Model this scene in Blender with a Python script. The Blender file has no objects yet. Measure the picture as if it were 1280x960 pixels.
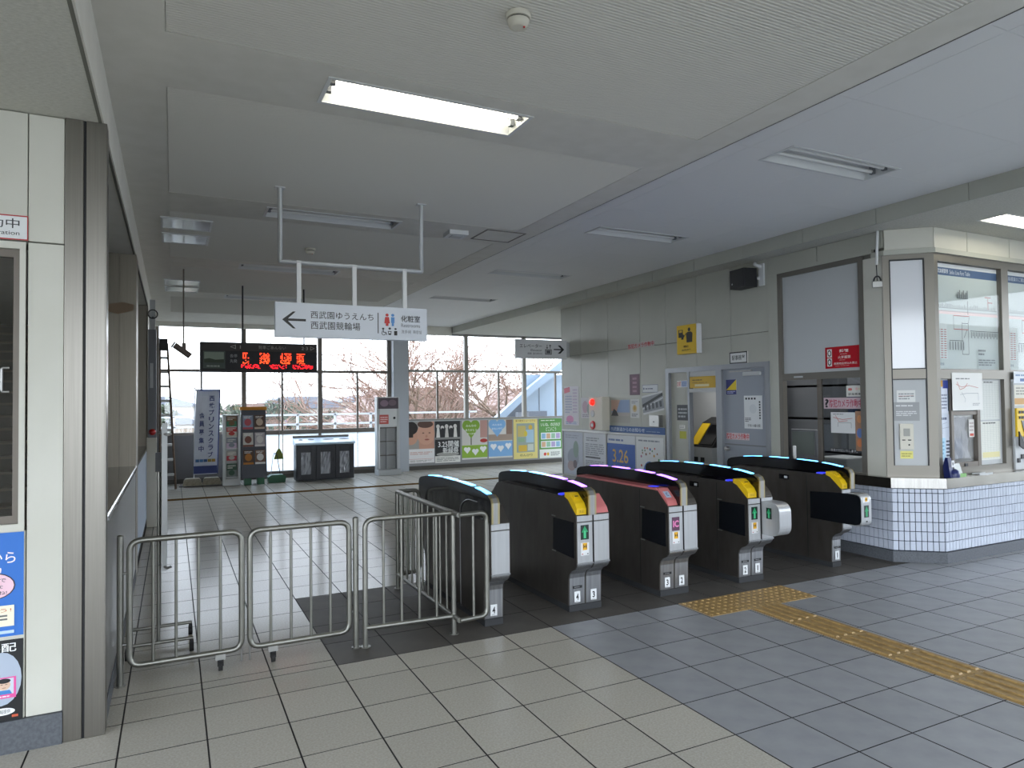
import bpy, bmesh, math, random
from mathutils import Vector, Matrix
random.seed(7)
S = bpy.context.scene
COL = S.collection

# ------------------------------------------------------------------ camera, sky, exposure
YAW, PITCH, ROLL, CAMH, FPX = 0.4593626, 0.0251558, -0.0117591, 1.703, 858.07
def set_camera():
    cam = bpy.data.cameras.new('camera'); o = bpy.data.objects.new('camera', cam); COL.objects.link(o)
    cam.sensor_width = 36.0; cam.lens = FPX / 1280 * 36.0; cam.clip_start = 0.05; cam.clip_end = 600
    r = Vector((math.cos(YAW), -math.sin(YAW), 0)); f0 = Vector((math.sin(YAW), math.cos(YAW), 0)); z = Vector((0, 0, 1))
    f = f0 * math.cos(PITCH) + z * math.sin(PITCH); u = -f0 * math.sin(PITCH) + z * math.cos(PITCH)
    r2 = r * math.cos(ROLL) + u * math.sin(ROLL); u2 = u * math.cos(ROLL) - r * math.sin(ROLL)
    o.matrix_world = Matrix(((r2.x, u2.x, -f.x, 0), (r2.y, u2.y, -f.y, 0), (r2.z, u2.z, -f.z, CAMH), (0, 0, 0, 1)))
    S.camera = o
    return r2, u2, f
CR, CU, CF = set_camera()
def project(p):
    d = Vector(p) - Vector((0, 0, CAMH)); w = d.dot(CF)
    if w < 0.1: return None
    return 640 + FPX * d.dot(CR) / w, 480 - FPX * d.dot(CU) / w

S.view_settings.view_transform = 'Standard'; S.view_settings.look = 'None'
S.view_settings.gamma = 1.0; S.view_settings.use_curve_mapping = False
S.view_settings.exposure = 1.48
SKY_STRENGTH = 2.6
wd = bpy.data.worlds.new('sky'); S.world = wd; wd.use_nodes = True
nt = wd.node_tree; nt.nodes.clear()
wo = nt.nodes.new('ShaderNodeOutputWorld'); bg = nt.nodes.new('ShaderNodeBackground')
tc = nt.nodes.new('ShaderNodeTexCoord'); sx = nt.nodes.new('ShaderNodeSeparateXYZ'); cr = nt.nodes.new('ShaderNodeValToRGB')
nt.links.new(tc.outputs['Generated'], sx.inputs[0]); nt.links.new(sx.outputs['Z'], cr.inputs[0])
cr.color_ramp.elements[0].position = 0.0; cr.color_ramp.elements[0].color = (0.86, 0.93, 1.0, 1)
cr.color_ramp.elements[1].position = 0.9; cr.color_ramp.elements[1].color = (0.62, 0.76, 1.0, 1)
nt.links.new(cr.outputs[0], bg.inputs[0]); bg.inputs[1].default_value = SKY_STRENGTH
nt.links.new(bg.outputs[0], wo.inputs[0])
TUBE_STRENGTH = 4.5

# ------------------------------------------------------------------ helpers
def lin(c):
    if isinstance(c, str):
        c = c.lstrip('#'); c = [int(c[i:i + 2], 16) / 255 for i in (0, 2, 4)]
    return tuple(x / 12.92 if x <= 0.04045 else ((x + 0.055) / 1.055) ** 2.4 for x in c[:3])

def mat(name, col, rough=0.5, metal=0.0, noise=None, bump=None, coat=0.0, rand=0.0, emit=None, spec=None, aniso=None):
    """noise: (scale, colour2, stretch xyz) mixes a second colour; bump: (scale, strength)."""
    m = bpy.data.materials.new(name); m.use_nodes = True; n = m.node_tree; b = n.nodes['Principled BSDF']
    b.inputs['Base Color'].default_value = (*lin(col), 1); b.inputs['Roughness'].default_value = rough; b.inputs['Metallic'].default_value = metal
    if coat: b.inputs['Coat Weight'].default_value = coat; b.inputs['Coat Roughness'].default_value = 0.08
    if spec is not None: b.inputs['Specular IOR Level'].default_value = spec
    out = None
    if noise or bump:
        t = n.nodes.new('ShaderNodeTexCoord'); mp = n.nodes.new('ShaderNodeMapping'); n.links.new(t.outputs['Object'], mp.inputs[0])
        if noise and len(noise) > 2: mp.inputs['Scale'].default_value = noise[2]
    if noise:
        z = n.nodes.new('ShaderNodeTexNoise'); z.inputs['Scale'].default_value = noise[0]; z.inputs['Detail'].default_value = 5
        n.links.new(mp.outputs[0], z.inputs['Vector'])
        r = n.nodes.new('ShaderNodeValToRGB'); r.color_ramp.elements[0].position = 0.35; r.color_ramp.elements[1].position = 0.65
        r.color_ramp.elements[0].color = (*lin(col), 1); r.color_ramp.elements[1].color = (*lin(noise[1]), 1)
        n.links.new(z.outputs[0], r.inputs[0]); out = r.outputs[0]
    if rand:
        oi = n.nodes.new('ShaderNodeObjectInfo'); hs = n.nodes.new('ShaderNodeHueSaturation')
        mr = n.nodes.new('ShaderNodeMapRange'); mr.inputs['To Min'].default_value = 1 - rand; mr.inputs['To Max'].default_value = 1 + rand
        n.links.new(oi.outputs['Random'], mr.inputs[0]); n.links.new(mr.outputs[0], hs.inputs['Value'])
        if out: n.links.new(out, hs.inputs['Color'])
        else: hs.inputs['Color'].default_value = (*lin(col), 1)
        out = hs.outputs[0]
    if out: n.links.new(out, b.inputs['Base Color'])
    if bump:
        z2 = n.nodes.new('ShaderNodeTexNoise'); z2.inputs['Scale'].default_value = bump[0]; z2.inputs['Detail'].default_value = 4
        n.links.new(mp.outputs[0], z2.inputs['Vector'])
        bp = n.nodes.new('ShaderNodeBump'); bp.inputs['Strength'].default_value = bump[1]; bp.inputs['Distance'].default_value = 0.004
        n.links.new(z2.outputs[0], bp.inputs['Height']); n.links.new(bp.outputs[0], b.inputs['Normal'])
    if emit:
        b.inputs['Emission Color'].default_value = (*lin(emit[0]), 1); b.inputs['Emission Strength'].default_value = emit[1]
    return m

def print_mat(name, rough, emit=0.0):
    m = bpy.data.materials.new(name); m.use_nodes = True; n = m.node_tree; b = n.nodes['Principled BSDF']
    a = n.nodes.new('ShaderNodeAttribute'); a.attribute_name = 'Col'
    n.links.new(a.outputs['Color'], b.inputs['Base Color']); b.inputs['Roughness'].default_value = rough
    if emit:
        n.links.new(a.outputs['Color'], b.inputs['Emission Color']); b.inputs['Emission Strength'].default_value = emit
    return m

def glass_mat(name, tint=(1, 1, 1), refl=0.05, k=0.8):
    m = bpy.data.materials.new(name); m.use_nodes = True; n = m.node_tree; n.nodes.clear()
    o = n.nodes.new('ShaderNodeOutputMaterial'); t = n.nodes.new('ShaderNodeBsdfTransparent'); g = n.nodes.new('ShaderNodeBsdfGlossy')
    t.inputs[0].default_value = (*tint, 1); g.inputs['Roughness'].default_value = 0.02
    mx = n.nodes.new('ShaderNodeMixShader'); lw = n.nodes.new('ShaderNodeLayerWeight'); lw.inputs[0].default_value = 0.5
    pw = n.nodes.new('ShaderNodeMath'); pw.operation = 'POWER'; pw.inputs[1].default_value = 4.0; n.links.new(lw.outputs['Facing'], pw.inputs[0])
    f = n.nodes.new('ShaderNodeMath'); f.operation = 'MULTIPLY_ADD'; f.inputs[1].default_value = k; f.inputs[2].default_value = refl; n.links.new(pw.outputs[0], f.inputs[0])
    n.links.new(f.outputs[0], mx.inputs[0]); n.links.new(t.outputs[0], mx.inputs[1]); n.links.new(g.outputs[0], mx.inputs[2]); n.links.new(mx.outputs[0], o.inputs[0])
    return m

def frosted_mat(name, col):
    m = bpy.data.materials.new(name); m.use_nodes = True; n = m.node_tree; n.nodes.clear()
    o = n.nodes.new('ShaderNodeOutputMaterial'); t = n.nodes.new('ShaderNodeBsdfTranslucent'); d = n.nodes.new('ShaderNodeBsdfDiffuse')
    t.inputs[0].default_value = (*lin(col), 1); d.inputs[0].default_value = (*lin(col), 1)
    mx = n.nodes.new('ShaderNodeMixShader'); mx.inputs[0].default_value = 0.2
    n.links.new(t.outputs[0], mx.inputs[1]); n.links.new(d.outputs[0], mx.inputs[2]); n.links.new(mx.outputs[0], o.inputs[0])
    return m

M = dict(
    tile_warm=mat('terrazzo_tile', '#b6b1a6', 0.21, noise=(90, '#a7a297'), rand=0.03, bump=(25, 0.02), spec=0.32),
    tile_grey=mat('grey_tile', '#939496', 0.42, noise=(7, '#898a8d'), rand=0.05, bump=(160, 0.08)),
    tile_dark=mat('dark_tile', '#4f4b47', 0.62, noise=(5, '#57534e'), rand=0.05, bump=(160, 0.08), spec=0.2),
    joint=mat('joint', '#211f1e', 0.9),
    tactile=mat('tactile', '#a98a55', 0.55, noise=(30, '#8d7144'), rand=0.05),
    strip=mat('floor_strip', '#543f24', .9, spec=0.0), brass=mat('brass_strip', '#7a6338', 0.35, metal=0.6),
    cream=mat('cream_panel', '#cbc9be', 0.42, noise=(2.0, '#c5c3b7'), rand=0.015),
    cream_d=mat('cream_back', '#6b6a60', 0.7),
    wallp=mat('office_panel', '#b1b1a6', 0.45, noise=(1.5, '#aaaa9f'), rand=0.015),
    ceil=mat('ceiling_board', '#dcd9d0', 0.8, noise=(6, '#d6d3c9')),
    ceil_r=mat('ribbed_board', '#d3d0c7', 0.8),
    ceil_b=mat('ceiling_white', '#eaeae8', 0.6, rand=0.01),
    soffit=mat('soffit_board', '#cdcbc1', 0.85, noise=(40, '#bdbbb0', (1, 3, 1)), bump=(70, 0.5)),
    steel=mat('stainless', '#8b8780', 0.33, metal=1.0, noise=(3, '#85817a', (40, 40, 0.6))), steel_dk=mat('stainless_dark', '#938c80', 0.45, metal=0.8, noise=(3, '#8b8478', (40, 40, .6))),
    steel_m=mat('stainless_matte', '#aaa9a6', 0.36, metal=0.9, noise=(4, '#9c9b98', (30, 30, 1))),
    alu=mat('aluminium', '#a7a6a2', 0.42, metal=0.7),
    bronze=mat('bronze_frame', '#6f6860', 0.45, metal=0.5),
    tubem=mat('galvanised_tube', '#87867f', 0.38, metal=0.9, noise=(12, '#8f8e87')),
    gate=mat('gate_steel', '#625d58', 0.34, metal=0.75, noise=(3, '#56514c', (1, 3, 1)), bump=(10, 0.02)),
    gate_face=mat('gate_face', '#b9babb', 0.33, metal=0.55, noise=(60, '#b2b3b4', (1, 1, 0.03))),
    gate_kick=mat('gate_kick', '#a9aaac', 0.3, metal=0.85, noise=(80, '#98999b', (1, 1, 0.02))),
    black=mat('black_gloss', '#0b0b0e', 0.16, coat=0.4),
    blackm=mat('black_matte', '#17171a', 0.5),
    flap=mat('gate_flap', '#101318', 0.25),
    rubber=mat('rubber', '#1c1b1b', 0.8),
    base=mat('gate_base', '#2b2c2e', 0.6),
    gold=mat('gold_trim', '#b3a47c', 0.28, metal=0.9),
    yellow=mat('yellow_plastic', '#e0b918', 0.4),
    pink=mat('pink_plastic', '#c97473', 0.42),
    red=mat('red_plastic', '#c41a1a', 0.3),
    redlamp=mat('red_lamp', '#d01510', 0.3, emit=('#ff1a10', 1.2)),
    led_c=mat('led_cyan', '#5fb8ff', 0.3, emit=('#59b4ff', 2.2)),
    led_v=mat('led_violet', '#9d6bff', 0.3, emit=('#9a66ff', 2.0)),
    ring=mat('reader_ring', '#2a2e9a', 0.3, emit=('#3038d0', 0.5)),
    white=mat('white_paint', '#d6d7d6', 0.45),
    whiteg=mat('white_gloss', '#dcdde0', 0.12, coat=0.5),
    offwhite=mat('offwhite_plastic', '#cfcabb', 0.5),
    tube=mat('lamp_tube', '#ffffff', 0.3, emit=('#fff8e2', TUBE_STRENGTH)),
    tube_off=mat('lamp_tube_off', '#e6e6e2', 0.3),
    glass=glass_mat('window_glass'), glass_c=glass_mat('cover_glass', refl=0.012, k=0.25),
    glass_d=glass_mat('office_glass', (0.75, 0.77, 0.78)),
    frost=frosted_mat('frosted_glass', '#e8ecee'),
    plinth=mat('plinth_stone', '#4c4f54', 0.6, noise=(60, '#5b5e63')),
    ctile=mat('counter_tile', '#b7bdc9', 0.22, rand=0.05, coat=0.2),
    grout=mat('counter_grout', '#252a38', 0.8),
    steel_top=mat('counter_steel', '#b5b2ac', 0.2, metal=1.0, noise=(3, '#a8a59f', (1, 30, 1))),
    prt=print_mat('print', 0.55), prg=print_mat('print_gloss', 0.18), prl=print_mat('print_lit', 0.4, 1.2),
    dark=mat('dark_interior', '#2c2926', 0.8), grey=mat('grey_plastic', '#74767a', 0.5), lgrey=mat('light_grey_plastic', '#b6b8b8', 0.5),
    bin=mat('bin_black', '#26272d', 0.4), bag=mat('bin_bag', '#9a9ca2', 0.25), bintop=mat('bin_top', '#bcd3e2', 0.25),
    wood=mat('wood', '#6f5b4a', 0.6, noise=(10, '#5d4b3c', (1, 1, 8))), wooddk=mat('stair_tread', '#4a3d33', 0.6, noise=(5, '#3d322a')),
    stone=mat('weight_stone', '#a29a87', 0.85, noise=(30, '#8d8674')),
    green=mat('green_plastic', '#1f5d3c', 0.45), bristle=mat('bristle', '#6d7430', 0.9), orange=mat('orange_card', '#c98422', 0.6),
    brownp=mat('speaker_brown', '#7b6e63', 0.6), fabric=mat('door_grey', '#8e939b', 0.45),
    ground=mat('ground', '#6b6862', 0.95, noise=(0.15, '#5a5848')), bark=mat('bark', '#77624f', 0.9, noise=(8, '#655242')),
    twig=mat('twigs', '#856858', 0.9), leafy=mat('evergreen', '#4a5240', 0.9, noise=(3, '#3c4433')),
    roof_b=mat('roof_brown', '#7d675c', 0.8, noise=(6, '#705a50')), roof_g=mat('roof_grey', '#5f636b', 0.8), housew=mat('house_wall', '#a8a196', 0.8),
    houseb=mat('house_wall_beige', '#8d7d6b', 0.8), shed=mat('stair_cladding', '#8f9eab', 0.5), concrete=mat('concrete', '#a9aaa7', 0.9),
    blue=mat('navy_plastic', '#1b2458', 0.35), gtray=mat('green_card', '#7fae6a', 0.6), cloth=mat('banner_edge', '#3a4a86', 0.8),
)

def waxed(m, base, gain, rough):
    # polished floor: diffuse body under a thin wax layer
    n = m.node_tree; b = n.nodes['Principled BSDF']; b.inputs['Specular IOR Level'].default_value = 0.0; b.inputs['Roughness'].default_value = 0.9
    o = [x for x in n.nodes if x.type == 'OUTPUT_MATERIAL'][0]; g = n.nodes.new('ShaderNodeBsdfGlossy'); g.inputs['Roughness'].default_value = rough
    lw = n.nodes.new('ShaderNodeLayerWeight'); lw.inputs[0].default_value = 0.5; p = n.nodes.new('ShaderNodeMath'); p.operation = 'POWER'; p.inputs[1].default_value = 3.0
    f = n.nodes.new('ShaderNodeMath'); f.operation = 'MULTIPLY_ADD'; f.inputs[1].default_value = gain; f.inputs[2].default_value = base; x = n.nodes.new('ShaderNodeMixShader')
    n.links.new(lw.outputs['Facing'], p.inputs[0]); n.links.new(p.outputs[0], f.inputs[0]); n.links.new(f.outputs[0], x.inputs[0])
    n.links.new(b.outputs[0], x.inputs[1]); n.links.new(g.outputs[0], x.inputs[2]); n.links.new(x.outputs[0], o.inputs[0])
waxed(M['tile_warm'], 0.02, 0.26, 0.15)

ID = Matrix.Identity(4)
def frame(o, u, n):
    """Local axes: x = u along the surface, y = up, z = n out of the surface."""
    o, u, n = Vector(o), Vector(u).normalized(), Vector(n).normalized(); v = Vector((0, 0, 1))
    return Matrix(((u.x, v.x, n.x, o.x), (u.y, v.y, n.y, o.y), (u.z, v.z, n.z, o.z), (0, 0, 0, 1)))

_text = {}
def text_mesh(s, bold):
    k = (s, bold)
    if k not in _text:
        c = bpy.data.curves.new('glyphs', 'FONT'); c.body = s; c.resolution_u = 3; c.offset = bold * (1.0 if len(s) < 3 else 0.3)
        o = bpy.data.objects.new('glyphs', c); COL.objects.link(o)
        me = bpy.data.meshes.new_from_object(o.evaluated_get(bpy.context.evaluated_depsgraph_get()))
        v = [(p.co.x, p.co.y) for p in me.vertices]; f = [tuple(q.vertices) for q in me.polygons]
        bpy.data.objects.remove(o); bpy.data.curves.remove(c); bpy.data.meshes.remove(me)
        xs = [a for a, _ in v] or [0]; ys = [b for _, b in v] or [0]
        _text[k] = (v, f, min(xs), max(xs), min(ys), max(ys))
    return _text[k]

class MB:
    def __init__(self, F=ID):
        self.F = F; self.v = []; self.f = []; self.m = []; self.c = []; self.s = []
    def add(self, vs, fs, m=0, col=(0.8, 0.8, 0.8), smooth=False, flip=False):
        b = len(self.v); self.v += [self.F @ Vector(p) for p in vs]
        for q in fs:
            self.f.append(tuple(b + i for i in (reversed(q) if flip else q))); self.m.append(m); self.c.append(col); self.s.append(smooth)
        return self
    def box(self, x0, x1, y0, y1, z0, z1, m=0, col=(0.8, 0.8, 0.8)):
        x0, x1 = min(x0, x1), max(x0, x1); y0, y1 = min(y0, y1), max(y0, y1); z0, z1 = min(z0, z1), max(z0, z1)
        vs = [(x, y, z) for z in (z0, z1) for y in (y0, y1) for x in (x0, x1)]
        return self.add(vs, [(0, 2, 3, 1), (4, 5, 7, 6), (0, 1, 5, 4), (2, 6, 7, 3), (0, 4, 6, 2), (1, 3, 7, 5)], m, col)
    def prism(self, pts, axis, a, b, m=0, col=(0.8, 0.8, 0.8), smooth=False):
        """pts in the two other axes (cyclic order), extruded along axis from a to b."""
        mk = {'x': lambda p, t: (t, p[0], p[1]), 'y': lambda p, t: (p[0], t, p[1]), 'z': lambda p, t: (p[0], p[1], t)}[axis]
        ar = sum(pts[i][0] * pts[(i + 1) % len(pts)][1] - pts[(i + 1) % len(pts)][0] * pts[i][1] for i in range(len(pts)))
        if (ar < 0) != (axis == 'y'): pts = pts[::-1]
        n = len(pts); vs = [mk(p, min(a, b)) for p in pts] + [mk(p, max(a, b)) for p in pts]
        self.add(vs, [tuple(range(n))[::-1], tuple(range(n, 2 * n))], m, col)
        b0 = len(self.v); self.add(vs, [(i, (i + 1) % n, n + (i + 1) % n, n + i) for i in range(n)], m, col, smooth)
        return self
    def quad(self, p, m=0, col=(0.8, 0.8, 0.8)): return self.add(p, [tuple(range(len(p)))], m, col)
    def tube(self, pts, r, n=10, m=0, col=(0.8, 0.8, 0.8), r1=None, closed=False):
        pts = [Vector(p) for p in pts]; k = len(pts); rings = []
        for i, p in enumerate(pts):
            a = pts[i - 1] if (i or closed) else pts[i]; b = pts[(i + 1) % k] if (i < k - 1 or closed) else pts[i]
            t = (b - a).normalized(); up = Vector((0, 0, 1)) if abs(t.z) < 0.9 else Vector((1, 0, 0))
            if i == 0: e1 = t.cross(up).normalized()
            else: e1 = (e1 - t * e1.dot(t)).normalized()
            e2 = t.cross(e1); rr = r if r1 is None else r + (r1 - r) * i / (k - 1)
            rings.append([p + (e1 * math.cos(2 * math.pi * j / n) + e2 * math.sin(2 * math.pi * j / n)) * rr for j in range(n)])
        vs = [q for g in rings for q in g]; fs = []
        for i in range(k if closed else k - 1):
            a, b = i * n, ((i + 1) % k) * n
            fs += [(a + j, a + (j + 1) % n, b + (j + 1) % n, b + j) for j in range(n)]
        self.add(vs, fs, m, col, True, flip=True)
        if not closed: self.add(vs, [tuple(range(n)), tuple(range((k - 1) * n, k * n))[::-1]], m, col, flip=True)
        return self
    def cyl(self, p0, p1, r, n=16, m=0, col=(0.8, 0.8, 0.8), r1=None): return self.tube([p0, p1], r, n, m, col, r1)
    def lathe(self, prof, c, n=20, m=0, col=(0.8, 0.8, 0.8)):
        """prof: (radius, height) list from bottom to top, about the local z axis at c."""
        vs = [(c[0] + r * math.cos(2 * math.pi * j / n), c[1] + r * math.sin(2 * math.pi * j / n), c[2] + h) for r, h in prof for j in range(n)]
        fs = [(i * n + j, i * n + (j + 1) % n, (i + 1) * n + (j + 1) % n, (i + 1) * n + j) for i in range(len(prof) - 1) for j in range(n)]
        self.add(vs, fs, m, col, True)
        self.add(vs, [tuple(range(n))[::-1], tuple(range((len(prof) - 1) * n, len(prof) * n))], m, col)
        return self
    def ell(self, cx, cy, z, rx, ry, n=24, m=0, col=(0.8, 0.8, 0.8)):
        return self.add([(cx + rx * math.cos(2 * math.pi * j / n), cy + ry * math.sin(2 * math.pi * j / n), z) for j in range(n)], [tuple(range(n))], m, col)
    def text(self, s, x0, y0, x1, y1, z, m=0, col=(0, 0, 0), bold=0.0):
        v, f, a, b, c, d = text_mesh(s, bold)
        sx_ = (x1 - x0) / max(b - a, 1e-6); sy_ = (y1 - y0) / max(d - c, 1e-6)
        return self.add([(x0 + (p[0] - a) * sx_, y0 + (p[1] - c) * sy_, z) for p in v], f, m, col)
    def build(self, name, mats, parent=None, base=None, bevel=0.0, kind=None, segs=2):
        """One mesh object. Geometry is in world space; base (or the parent's base) is the origin."""
        if not isinstance(mats, (list, tuple)): mats = [mats]
        if base is None: base = BASE.get(parent.name, Vector((0, 0, 0))) if parent else Vector((0, 0, 0))
        base = Vector(base)
        me = bpy.data.meshes.new(name); me.from_pydata([p - base for p in self.v], [], self.f)
        for k in mats: me.materials.append(M[k] if isinstance(k, str) else k)
        me.polygons.foreach_set('material_index', self.m); me.polygons.foreach_set('use_smooth', self.s)
        if any(str(k).startswith('pr') for k in mats if isinstance(k, str)):
            at = me.color_attributes.new('Col', 'FLOAT_COLOR', 'CORNER'); arr = []
            for q, c in zip(self.f, self.c): arr += [*c, 1.0] * len(q)
            at.data.foreach_set('color', arr)
        me.update()
        o = bpy.data.objects.new(name, me); COL.objects.link(o)
        if parent: o.parent = parent; BASE[o.name] = base
        else: o.location = base; BASE[o.name] = base
        if bevel:
            bv = o.modifiers.new('bevel', 'BEVEL'); bv.width = bevel; bv.segments = segs; bv.limit_method = 'ANGLE'; bv.angle_limit = 0.6
        if kind: o['kind'] = kind
        return o
BASE = {}
def thing(name, label, cat, loc, group=None):
    o = bpy.data.objects.new(name, None); COL.objects.link(o); o.location = loc; BASE[o.name] = Vector(loc); o.empty_display_size = 0.1
    return tag(o, label, cat, group)
def tag(o, label, cat, group=None):
    o['label'] = label; o['category'] = cat
    if group: o['group'] = group
    return o
def struct(mb, name, mats, parent=None, **k):
    o = mb.build(name, mats, parent, **k)
    if parent is None: o['kind'] = 'structure'
    return o
def fillet(pts, r, n=5, closed=False):
    pts = [Vector(p) for p in pts]; out = []; k = len(pts)
    for i, p in enumerate(pts):
        if not closed and i in (0, k - 1): out.append(p); continue
        a = (pts[i - 1] - p); b = (pts[(i + 1) % k] - p); d = min(r, a.length * .49, b.length * .49)
        s, e = p + a.normalized() * d, p + b.normalized() * d
        for j in range(n + 1):
            t = j / n; out.append(s * (1 - t) ** 2 + p * 2 * t * (1 - t) + e * t * t)
    return out

# flat printed sheets: layers of colour on one thin board
def prims(mb, x, y, w, h, z, P, m=0):
    dz = 0.0004 if len(P) < 25 else 0.0001
    for k, p in enumerate(P):
        zz = z + dz * (k + 1); t = p[0]
        X = lambda a: x + a * w
        Yy = lambda a: y + a * h
        if t == 'r': mb.quad([(X(p[1]), Yy(p[2]), zz), (X(p[3]), Yy(p[2]), zz), (X(p[3]), Yy(p[4]), zz), (X(p[1]), Yy(p[4]), zz)], m, lin(p[5]))
        elif t == 'e': mb.ell(X(p[1]), Yy(p[2]), zz, p[3] * w, p[4] * h, 20, m, lin(p[5]))
        elif t == 'p': mb.quad([(X(a), Yy(b), zz) for a, b in p[1]], m, lin(p[2]))
        elif t == 't': mb.text(p[1], X(p[2]), Yy(p[3]), X(p[4]), Yy(p[5]), zz, m, lin(p[6]), p[7] if len(p) > 7 else 0.0)
        elif t == 'l':
            rnd = random.Random(int(p[1] * 977 + p[2] * 331 + p[5]))
            n = p[5]; hh = (p[4] - p[2]) / n
            for i in range(n):
                a = p[1]; yy = p[4] - (i + 0.8) * hh; end = p[3] - (rnd.random() * 0.4 * (p[3] - p[1]) if i == n - 1 else 0)
                while a < end:
                    L = min((0.08 + rnd.random() * 0.25) * (p[3] - p[1]), end - a)
                    mb.quad([(X(a), Yy(yy), zz), (X(a + L * .85), Yy(yy), zz), (X(a + L * .85), Yy(yy + hh * .5), zz), (X(a), Yy(yy + hh * .5), zz)], m, lin(p[6])); a += L
        elif t == 'line':
            q = [Vector((X(a), Yy(b), 0)) for a, b in p[1]]
            for a, b in zip(q, q[1:]):
                d = (b - a); nn = Vector((-d.y, d.x, 0)).normalized() * p[2] / 2
                mb.quad([(a - nn).to_tuple()[:2] + (zz,), (b - nn).to_tuple()[:2] + (zz,), (b + nn).to_tuple()[:2] + (zz,), (a + nn).to_tuple()[:2] + (zz,)], m, lin(p[3]))
def sheet(F, x, y, w, h, P, paper='#e8e6df', t=0.002, off=0.001, mats='prt', name='poster', label=None, cat='poster', group=None, parent=None, tilt=0.0):
    if tilt: F = F @ Matrix.Translation((x + w / 2, y + h / 2, 0)) @ Matrix.Rotation(tilt, 4, 'Z') @ Matrix.Translation((-x - w / 2, -y - h / 2, 0))
    mb = MB(F); mb.box(x, x + w, y, y + h, off, off + t, 0, lin(paper)); prims(mb, x, y, w, h, off + t, P)
    o = mb.build(name, mats, parent, base=None if parent else F @ Vector((x + w / 2, y, off)))
    if label: tag(o, label, cat, group)
    return o

# ------------------------------------------------------------------ FLOOR
XW, XB = 6.75, 6.68          # office wall plane, tiled counter plane
SEAM, FASC = 3.54, 6.41
YF = 16.6                    # far window wall
fl = struct(MB().box(-6, 13, -4, YF + .1, -0.3, -0.004), 'floor', 'joint')
GX, GY, T = 2.56, 2.666, 0.4
ZA, ZB = 4.555, 6.266        # dark zone round the gates
cells = []
def zone_rows():
    rows = []
    j = -16
    while GY + T * j < ZA:
        rows.append((GY + T * j, min(GY + T * (j + 1), ZA), 'front')); j += 1
    d = [ZA, 4.985, 5.415, 5.845, ZB]
    rows += [(a, b, 'gate') for a, b in zip(d, d[1:])]
    j = 4
    while GY + T * j < ZB - .01:
        rows.append((max(GY + T * j, ZA), GY + T * (j + 1), 'gateleft')); j += 1
    y = ZB
    while y < YF:
        e = min(y + T, YF)
        if y < 13.705 < e or y < 13.955 < e: rows += [q for q in ((y, min(e, 13.705), 'hall'), (max(y, 13.955), e, 'hall')) if q[1] > q[0]]
        else: rows.append((y, e, 'hall'))
        y += T
    return rows
for (y0, y1, zn) in zone_rows():
    if y1 - y0 < 0.03: continue
    for i in range(-22, 28):
        x0, x1 = GX + T * i, GX + T * (i + 1); mt = 'tile_warm'
        if zn == 'front':
            if x0 < -3.2 or x0 > 9.5: continue
            if i >= 0: mt = 'tile_grey'
            if y0 > 4.1 and x1 < -.3: continue
        elif zn == 'gate':
            if i < -4 or x0 > 6.6: continue
            mt = 'tile_dark'
        elif zn == 'gateleft':
            if i >= -4 or x1 < -0.3: continue
        else:
            if x1 < -.3 or (x0 > 6.5 and y0 < 11.5) or x0 > 11: continue
        q = project(((x0 + x1) / 2, (y0 + y1) / 2, 0)); dist = Vector(((x0 + x1) / 2, (y0 + y1) / 2, CAMH)).length
        seen = q is not None and -30 < q[0] < 1310 and q[1] < 985
        if x0 < -.33 < x1 and (zn in ('gateleft', 'hall') or y0 > 4.1): x0 = -.33
        cells.append((0 if seen else 1, dist, x0, x1, y0, y1, mt))
cells.sort()
tile_cache = {}
def tile_geo(mb, x0, x1, y0, y1, m=0, side=1):
    gx, gy, b = 0.0034, 0.0026, 0.0008
    a0, a1, c0, c1 = x0 + gx, x1 - gx, y0 + gy, y1 - gy
    vs = [(a0, c0, -.004), (a1, c0, -.004), (a1, c1, -.004), (a0, c1, -.004), (a0, c0, -.0008), (a1, c0, -.0008), (a1, c1, -.0008), (a0, c1, -.0008),
          (a0 + b, c0 + b, 0), (a1 - b, c0 + b, 0), (a1 - b, c1 - b, 0), (a0 + b, c1 - b, 0)]
    mb.add(vs, [(8, 9, 10, 11)], m)
    mb.add(vs, [(i, (i + 1) % 4, 4 + (i + 1) % 4, 4 + i) for i in range(4)] + [(4 + i, 4 + (i + 1) % 4, 8 + (i + 1) % 4, 8 + i) for i in range(4)], side)
rest = MB(); rm = ['tile_warm', 'tile_grey', 'tile_dark', 'joint']
for n, (s, d, x0, x1, y0, y1, mt) in enumerate(cells):
    if n < 300:
        k = (round(x1 - x0, 3), round(y1 - y0, 3), mt)
        if k not in tile_cache:
            t = MB(); tile_geo(t, 0, x1 - x0, 0, y1 - y0); o = t.build('floor_tile', [mt, 'joint'], fl); tile_cache[k] = o.data
        else:
            o = bpy.data.objects.new('floor_tile', tile_cache[k]); COL.objects.link(o); o.parent = fl
        o.location = (x0, y0, 0); o.rotation_euler = (random.gauss(0, .0006), random.gauss(0, .0006), 0)
    else: tile_geo(rest, x0, x1, y0, y1, rm.index(mt), 3)
rest.build('far_floor_tile', rm, fl, kind='stuff')
for k in range(18): MB().box(-.328 + .39 * k, .058 + .39 * k, 13.71, 13.95, -.004, .003).build('joint_cover_plate', 'strip', fl)

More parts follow.
